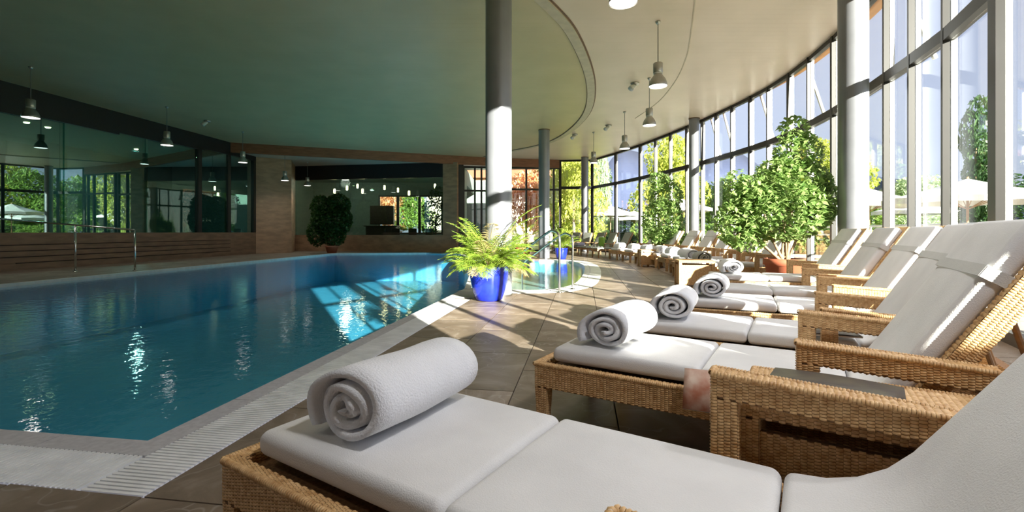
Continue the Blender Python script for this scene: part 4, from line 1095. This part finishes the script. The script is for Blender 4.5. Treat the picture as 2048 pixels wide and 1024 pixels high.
def ficus(loc, blobs, n, size, mat, seed, label, potw, poth, trunk, cat='potted plant'):
    rn = random.Random(seed); r = empty('potted_ficus', loc)
    tc_pot(potw, poth)(r) if potw > 0 else blue_pot(.8)(r)
    q = leaf_cloud(rn, blobs, n, size); q.build('foliage', mat, r, False, kind='stuff')
    t = MB()
    for k in range(trunk):
        b = blobs[k % len(blobs)]; a = k*2.1; s = Vector((.05*math.cos(a), .05*math.sin(a), poth*.85)); e = Vector((b[0]*.9, b[1]*.9, b[2])); m = s.lerp(e, .5)+Vector((rn.uniform(-.08, .08), rn.uniform(-.08, .08), 0))
        t.tube(catmull([s, m, e], 5), [.028-.018*i/10 for i in range(11)], 7)
    t.build('trunk', M['bark'], r, True); tag(r, label, cat); return r
ficus((4.62, 7.95, 0), [(-0.064, 0.0, 1.39, 0.817, 0.688, 0.533), (0.237, 0.086, 1.82, 0.559, 0.516, 0.43), (-0.451, 0.0, 1.648, 0.516, 0.473, 0.344), (0.237, 0.0, 2.336, 0.387, 0.344, 0.387), (0.151, 0.0, 2.723, 0.241, 0.224, 0.275), (-0.795, 0.0, 1.175, 0.361, 0.387, 0.43), (0.581, 0.0, 1.519, 0.301, 0.344, 0.43), (-0.58, 0.086, 0.917, 0.327, 0.301, 0.258), (-0.795, 0.0, 1.906, 0.215, 0.215, 0.172), (-0.107, 0.0, 2.035, 0.301, 0.301, 0.258)], 9500, .110, M['ficus'], 21, 'big bright green ficus tree in a terracotta planter by the windows', .31, .57, 8)
ficus((5.35, 16.6, 0), [(0, 0, 1.4, .75, .6, .8), (.1, 0, 2.25, .6, .5, .7), (-.15, 0, 2.8, .4, .35, .35), (.2, 0, .8, .65, .5, .4)], 4500, .14, M['ficus'], 22, 'smaller ficus tree in front of the windows, left of the slim column', .32, .38, 5)
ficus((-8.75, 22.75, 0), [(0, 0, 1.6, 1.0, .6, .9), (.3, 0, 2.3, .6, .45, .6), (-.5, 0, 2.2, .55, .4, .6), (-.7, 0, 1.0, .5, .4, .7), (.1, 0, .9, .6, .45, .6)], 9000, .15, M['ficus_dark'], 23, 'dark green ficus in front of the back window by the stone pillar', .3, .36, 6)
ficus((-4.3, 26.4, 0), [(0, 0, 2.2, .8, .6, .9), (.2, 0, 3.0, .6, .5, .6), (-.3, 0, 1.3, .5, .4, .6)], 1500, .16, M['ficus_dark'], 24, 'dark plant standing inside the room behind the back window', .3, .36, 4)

# ------------------------------------------------------------------ outside
V, F = poly_fill([[(-400, -400), (900, -400), (900, 900), (-400, 900)], [(-19, -9), (-4, -7), (1.3, -2.4), (1.85, -.2)] + offset(WIN, .1)[4:] + [(2.5, 25.5), (-2.4, 33.2), (-19, 33.2)]], -.16); mk('ground', V, F, M['grass'], kind='structure')
V, F = poly_fill([[(-3, -8), (14, -4), (16, 22), (10, 32), (2, 36), (-6, 34), (-2.7, 25.5), (2.6, 25.5)] + list(reversed(offset(WIN, .1)))], -.10)
V, F = poly_fill([offset(WIN, .12) + [(4.0, 27), (6, 38), (18, 30), (17, 5), (8, -6), (2.2, -6)]], -.10); mk('terrace', V, F, M['terrace'], kind='structure')
def tree_mesh(seed, n, size, mat, kind):
    rn = random.Random(seed); bl = []
    if kind == 'round':
        for k in range(9): a = rn.uniform(0, 6.28); rr = rn.uniform(.1, .55); bl.append((rr*math.cos(a), rr*math.sin(a), rn.uniform(.45, 1.0), rn.uniform(.25, .42), rn.uniform(.25, .42), rn.uniform(.18, .3)))
    elif kind == 'tall':
        for k in range(10): z = .12+.88*k/9; w_ = .34*(1-z*.75)+.08; bl.append((rn.uniform(-.06, .06), rn.uniform(-.06, .06), z, w_, w_, .10))
    else:
        for k in range(9): bl.append((rn.uniform(-.7, .7), rn.uniform(-.2, .2), rn.uniform(.25, .8), .32, .28, rn.uniform(.18, .3)))
    q = leaf_cloud(rn, bl, n, size); me = bpy.data.meshes.new('foliage'); me.from_pydata(q.V, [], q.F); me.update(); me.materials.append(mat)
    t = MB(); t.tube([(0, 0, 0), (.02, .01, .35), (0, 0, .8)], [.035, .028, .012], 7)
    tm_ = bpy.data.meshes.new('trunk'); tm_.from_pydata(t.V, [], t.F); tm_.update(); tm_.materials.append(M['bark'])
    return me, tm_
TM = {}
def tree(x, y, h, w_, mat, kind, label, name='tree', n=2600, leaf=.075, group=None):
    key = (mat, kind, n, leaf)
    if key not in TM: TM[key] = tree_mesh(len(TM)+40, int(n*1.5), leaf, M[mat], kind)
    f, t = TM[key]; r = empty(name, (x, y, -.15), x*1.7+y); fo = link('foliage', f, r, 'stuff'); tr = link('trunk', t, r)
    r.scale = (w_, w_, h*.8); tag(r, label, 'shrub' if name == 'shrub' else 'tree', group); return r
def at(px, d): return ((px-1024)*d/937, d)
T = [
 (1148, 29, 7.2, 3.0, 'tree2', 'round', 'bright yellow-green tree filling the window beside the far palm'),
 (1128, 33, 8, 3.2, 'tree2', 'round', 'yellow-green tree behind the far palm'),
 (1206, 36, 9.5, 2.2, 'tree5', 'tall', 'pale feathery tree left of the lavender mountain'),
 (1178, 40, 8, 2.6, 'tree5', 'round', 'pale green tree behind the white parasol'),
 (1262, 44, 3.9, 3.6, 'tree3', 'round', 'dark green tree below the lavender mountain'),
 (1328, 38, 7.6, 2.2, 'tree2', 'round', 'yellow-green tree above the small ficus'),
 (1345, 36, 8.6, 4.2, 'tree2', 'round', 'tall yellow-green tree left of the slim column'),
 (1425, 38, 6.2, 4.0, 'tree1', 'round', 'green tree right of the slim column'),
 (1480, 42, 6.0, 5.0, 'tree1', 'round', 'green tree seen left of the big ficus'),
 (1530, 34, 7.2, 4.2, 'tree1', 'round', 'green tree rising behind the big ficus'),
 (1640, 32, 7.6, 4.4, 'tree2', 'round', 'yellowish tree right behind the big ficus top'),
 (1600, 44, 8, 5.4, 'tree1', 'round', 'green tree far behind the big ficus'),
 (1755, 40, 5.2, 5.0, 'tree1', 'round', 'low green tree right of the window column'),
 (1850, 26, 5.0, 3.6, 'tree5', 'round', 'pale tree behind the fourth backrest'),
 (1952, 15, 6.3, 1.7, 'tree3', 'tall', 'dark conifer outside the near right window'),
 (1960, 30, 5.0, 5.0, 'tree3', 'round', 'dark green tree low in the near right window'),
 (1052, 31, 6.0, 2.6, 'tree4', 'round', 'orange autumn tree seen between the two round columns'),
 (1085, 36, 5.6, 3.0, 'tree1', 'round', 'green tree behind the second round column'),
 (770, 42, 6, 3.4, 'tree4', 'round', 'reddish tree seen through the back room window'),
 (820, 44, 6, 3.4, 'tree1', 'round', 'green tree seen through the back room window'),
 (865, 46, 5, 3.4, 'tree5', 'round', 'pale tree seen through the back room window, behind the dark plant'),
]
for (px, d, h, w_, m_, k_, lb) in T:
    x, y = at(px, d); tree(x, y, h, w_, m_, k_, lb)
for i, (px, d, h, w_, m_) in enumerate([(1200, 34, 1.5, 2.6, 'tree3'), (1245, 31, 1.6, 2.4, 'tree3'), (1290, 33, 1.6, 2.4, 'tree1'), (1400, 28, 1.9, 2.6, 'tree1'), (1450, 30, 2.2, 3, 'tree1'), (1520, 26, 2.2, 3, 'tree1'), (1600, 25, 2.2, 3, 'tree1'), (1700, 24, 1.7, 2.6, 'tree1'), (1760, 22, 1.6, 2.4, 'tree1'), (1850, 21, 1.5, 2.6, 'tree3'), (1950, 20, 1.5, 2.6, 'tree1'), (1320, 27, 2.0, 2.2, 'tree1'), (1170, 30, 2.4, 2.0, 'tree2')]):
    x, y = at(px, d); ordn = 'first second third fourth fifth sixth seventh eighth ninth tenth eleventh twelfth thirteenth'.split()[i]
    tree(x, y, h*1.2, w_, m_, 'hedge', 'low leafy garden shrub outside, %s' % ['behind the dark end of the pale tree', 'under the first white parasol', 'left of the small ficus', 'right of the slim column', 'left of the big ficus', 'behind the big ficus crown', 'behind the big ficus trunk', 'left of the window column', 'right of the window column', 'behind the fourth backrest', 'behind the third backrest', 'behind the small ficus', 'between the far palm and the far column'][i], 'shrub', n=1800, leaf=.09)
# hedge added out of view behind the camera, keeps sun off the near loungers
for i in range(8):
    tree(2.5+i*.5, -2.6+(i%2)*.5, 3.0, 1.1, 'tree3', 'hedge', 'unseen hedge plant added behind the photographer to block sun, %s' % ['first', 'second', 'third', 'fourth', 'fifth', 'sixth', 'seventh', 'eighth'][i], 'shrub', n=6000, leaf=.14, group='added sun-blocking hedge outside the near windows')
def parasol(x, y, h, rad, label, rz=0):
    r = empty('parasol', (x, y, -.1), rz); n = 8; V = [(0, 0, h+.1)]; F = []
    for k in range(n):
        a = 2*math.pi*(k+.5)/n; V.append((rad*math.cos(a), rad*math.sin(a), h-.45))
    for k in range(n):
        a = 2*math.pi*(k+1)/n; V.append((rad*.93*math.cos(a), rad*.93*math.sin(a), h-.42))
    m0 = len(V)
    for k in range(n):
        a = 2*math.pi*(k+.5)/n; V.append((rad*.5*math.cos(a), rad*.5*math.sin(a), h-.20))
    b0 = len(V)
    for k in range(n): v = V[1+k]; V.append((v[0], v[1], v[2]-.16))
    for k in range(n): v = V[1+n+k]; V.append((v[0], v[1], v[2]-.16))
    for k in range(n):
        e, f, g_ = 1+k, 1+n+k, 1+(k+1) % n; p, s = m0+k, m0+(k+1) % n
        F += [(0, p, s), (p, e, f), (p, f, s), (s, f, g_)]
        F += [(e, b0+k, b0+n+k, f), (f, b0+n+k, b0+(k+1) % n, g_)]
    mk('canopy', V, F, M['canvas'], r)
    q = MB(); q.tube([(0, 0, 0), (0, 0, h+.15)], .03, 8); q.build('pole', M['wood'], r)
    for k in range(n):
        q = MB(); a = 2*math.pi*(k+.5)/n; q.tube([(0, 0, h-.75), (rad*.55*math.cos(a), rad*.55*math.sin(a), h-.26)], .012, 5); q.build('rib', M['wood'], r)
    q = MB(); q.lathe([(0, 0), (.3, 0), (.3, .06), (.05, .1)], 20); q.build('base', M['strip_dark'], r)
    tag(r, label, 'parasol', 'white garden parasols')
for px, d, h, rad, lb in ((1221, 31, 2.75, 1.75, 'white octagonal parasol seen through the far windows left of the mountain'), (1268, 34, 2.55, 1.9, 'white parasol half hidden behind the far window post'), (1364, 26, 2.85, 1.6, 'white parasol just left of the slim column'), (1738, 17, 2.6, 1.7, 'white parasol right of the window column'), (1935, 13, 2.5, 1.9, 'large white parasol in the near right window'), (1835, 21, 2.5, 1.7, 'white parasol behind the fourth backrest'), (1480, 30, 2.6, 1.7, 'white parasol partly hidden by the big ficus')):
    x, y = at(px, d); parasol(x, y, h, rad, lb, px)
# white slanted struts outside
for i, px in enumerate((1365, 1415, 1440, 1515, 1610, 1800)):
    a = curve_at_px(px); d = 1.0+.0*i; s = Vector((a[0]+.42, a[1]-.1)); e = Vector((a[0]+.25, a[1]+.35))
    q = MB(); q.tube([(s.x, s.y, 3.52), (e.x, e.y, ZC+.13)], .035, 10)
    tag(q.build('support_strut', M['alu'], smooth=True), 'slanted white steel strut outside the glass, %s from the far end' % ['first', 'second', 'third', 'fourth', 'fifth', 'sixth', 'seventh'][i], 'strut', 'white roof struts outside')
# terrace rail
q = MB(); rp = offset(WIN, 1.5)[8:80]
q.tube([(p[0], p[1], 1.15) for p in rp], .025, 6); q.tube([(p[0], p[1], .95) for p in rp], .02, 6)
for p in rp[::6]: q.tube([(p[0], p[1], -.1), (p[0], p[1], 1.15)], .02, 6)
tag(q.build('terrace_railing', M['alu'], smooth=True), 'light two-bar railing along the terrace outside the curved windows', 'railing')
# building with pale render outside the back windows
r = empty('pale_house', (1.0, 44, -.15)); q = MB(); q.box(-9, 4.5, 0, 8, 0, 6.2); q.build('wall', M['render'], r)
q = MB(); q.add([(-9.6, -.6, 6.2), (5.1, -.6, 6.2), (5.1, 8.6, 6.2), (-9.6, 8.6, 6.2), (-8, 4, 9), (3.5, 4, 9)], [(0, 1, 5, 4), (1, 2, 5), (2, 3, 4, 5), (3, 0, 4)]); q.build('roof', M['terracotta'], r)
for k in range(4):
    for z in (1.2, 3.9):
        q = MB(); q.box(-7.6+k*3, -6.6+k*3, -.04, .02, z, z+1.4); wnd = q.build('window', M['frame'], r)
tag(r, 'pale rendered house outside behind the orange tree', 'house')
# mountains
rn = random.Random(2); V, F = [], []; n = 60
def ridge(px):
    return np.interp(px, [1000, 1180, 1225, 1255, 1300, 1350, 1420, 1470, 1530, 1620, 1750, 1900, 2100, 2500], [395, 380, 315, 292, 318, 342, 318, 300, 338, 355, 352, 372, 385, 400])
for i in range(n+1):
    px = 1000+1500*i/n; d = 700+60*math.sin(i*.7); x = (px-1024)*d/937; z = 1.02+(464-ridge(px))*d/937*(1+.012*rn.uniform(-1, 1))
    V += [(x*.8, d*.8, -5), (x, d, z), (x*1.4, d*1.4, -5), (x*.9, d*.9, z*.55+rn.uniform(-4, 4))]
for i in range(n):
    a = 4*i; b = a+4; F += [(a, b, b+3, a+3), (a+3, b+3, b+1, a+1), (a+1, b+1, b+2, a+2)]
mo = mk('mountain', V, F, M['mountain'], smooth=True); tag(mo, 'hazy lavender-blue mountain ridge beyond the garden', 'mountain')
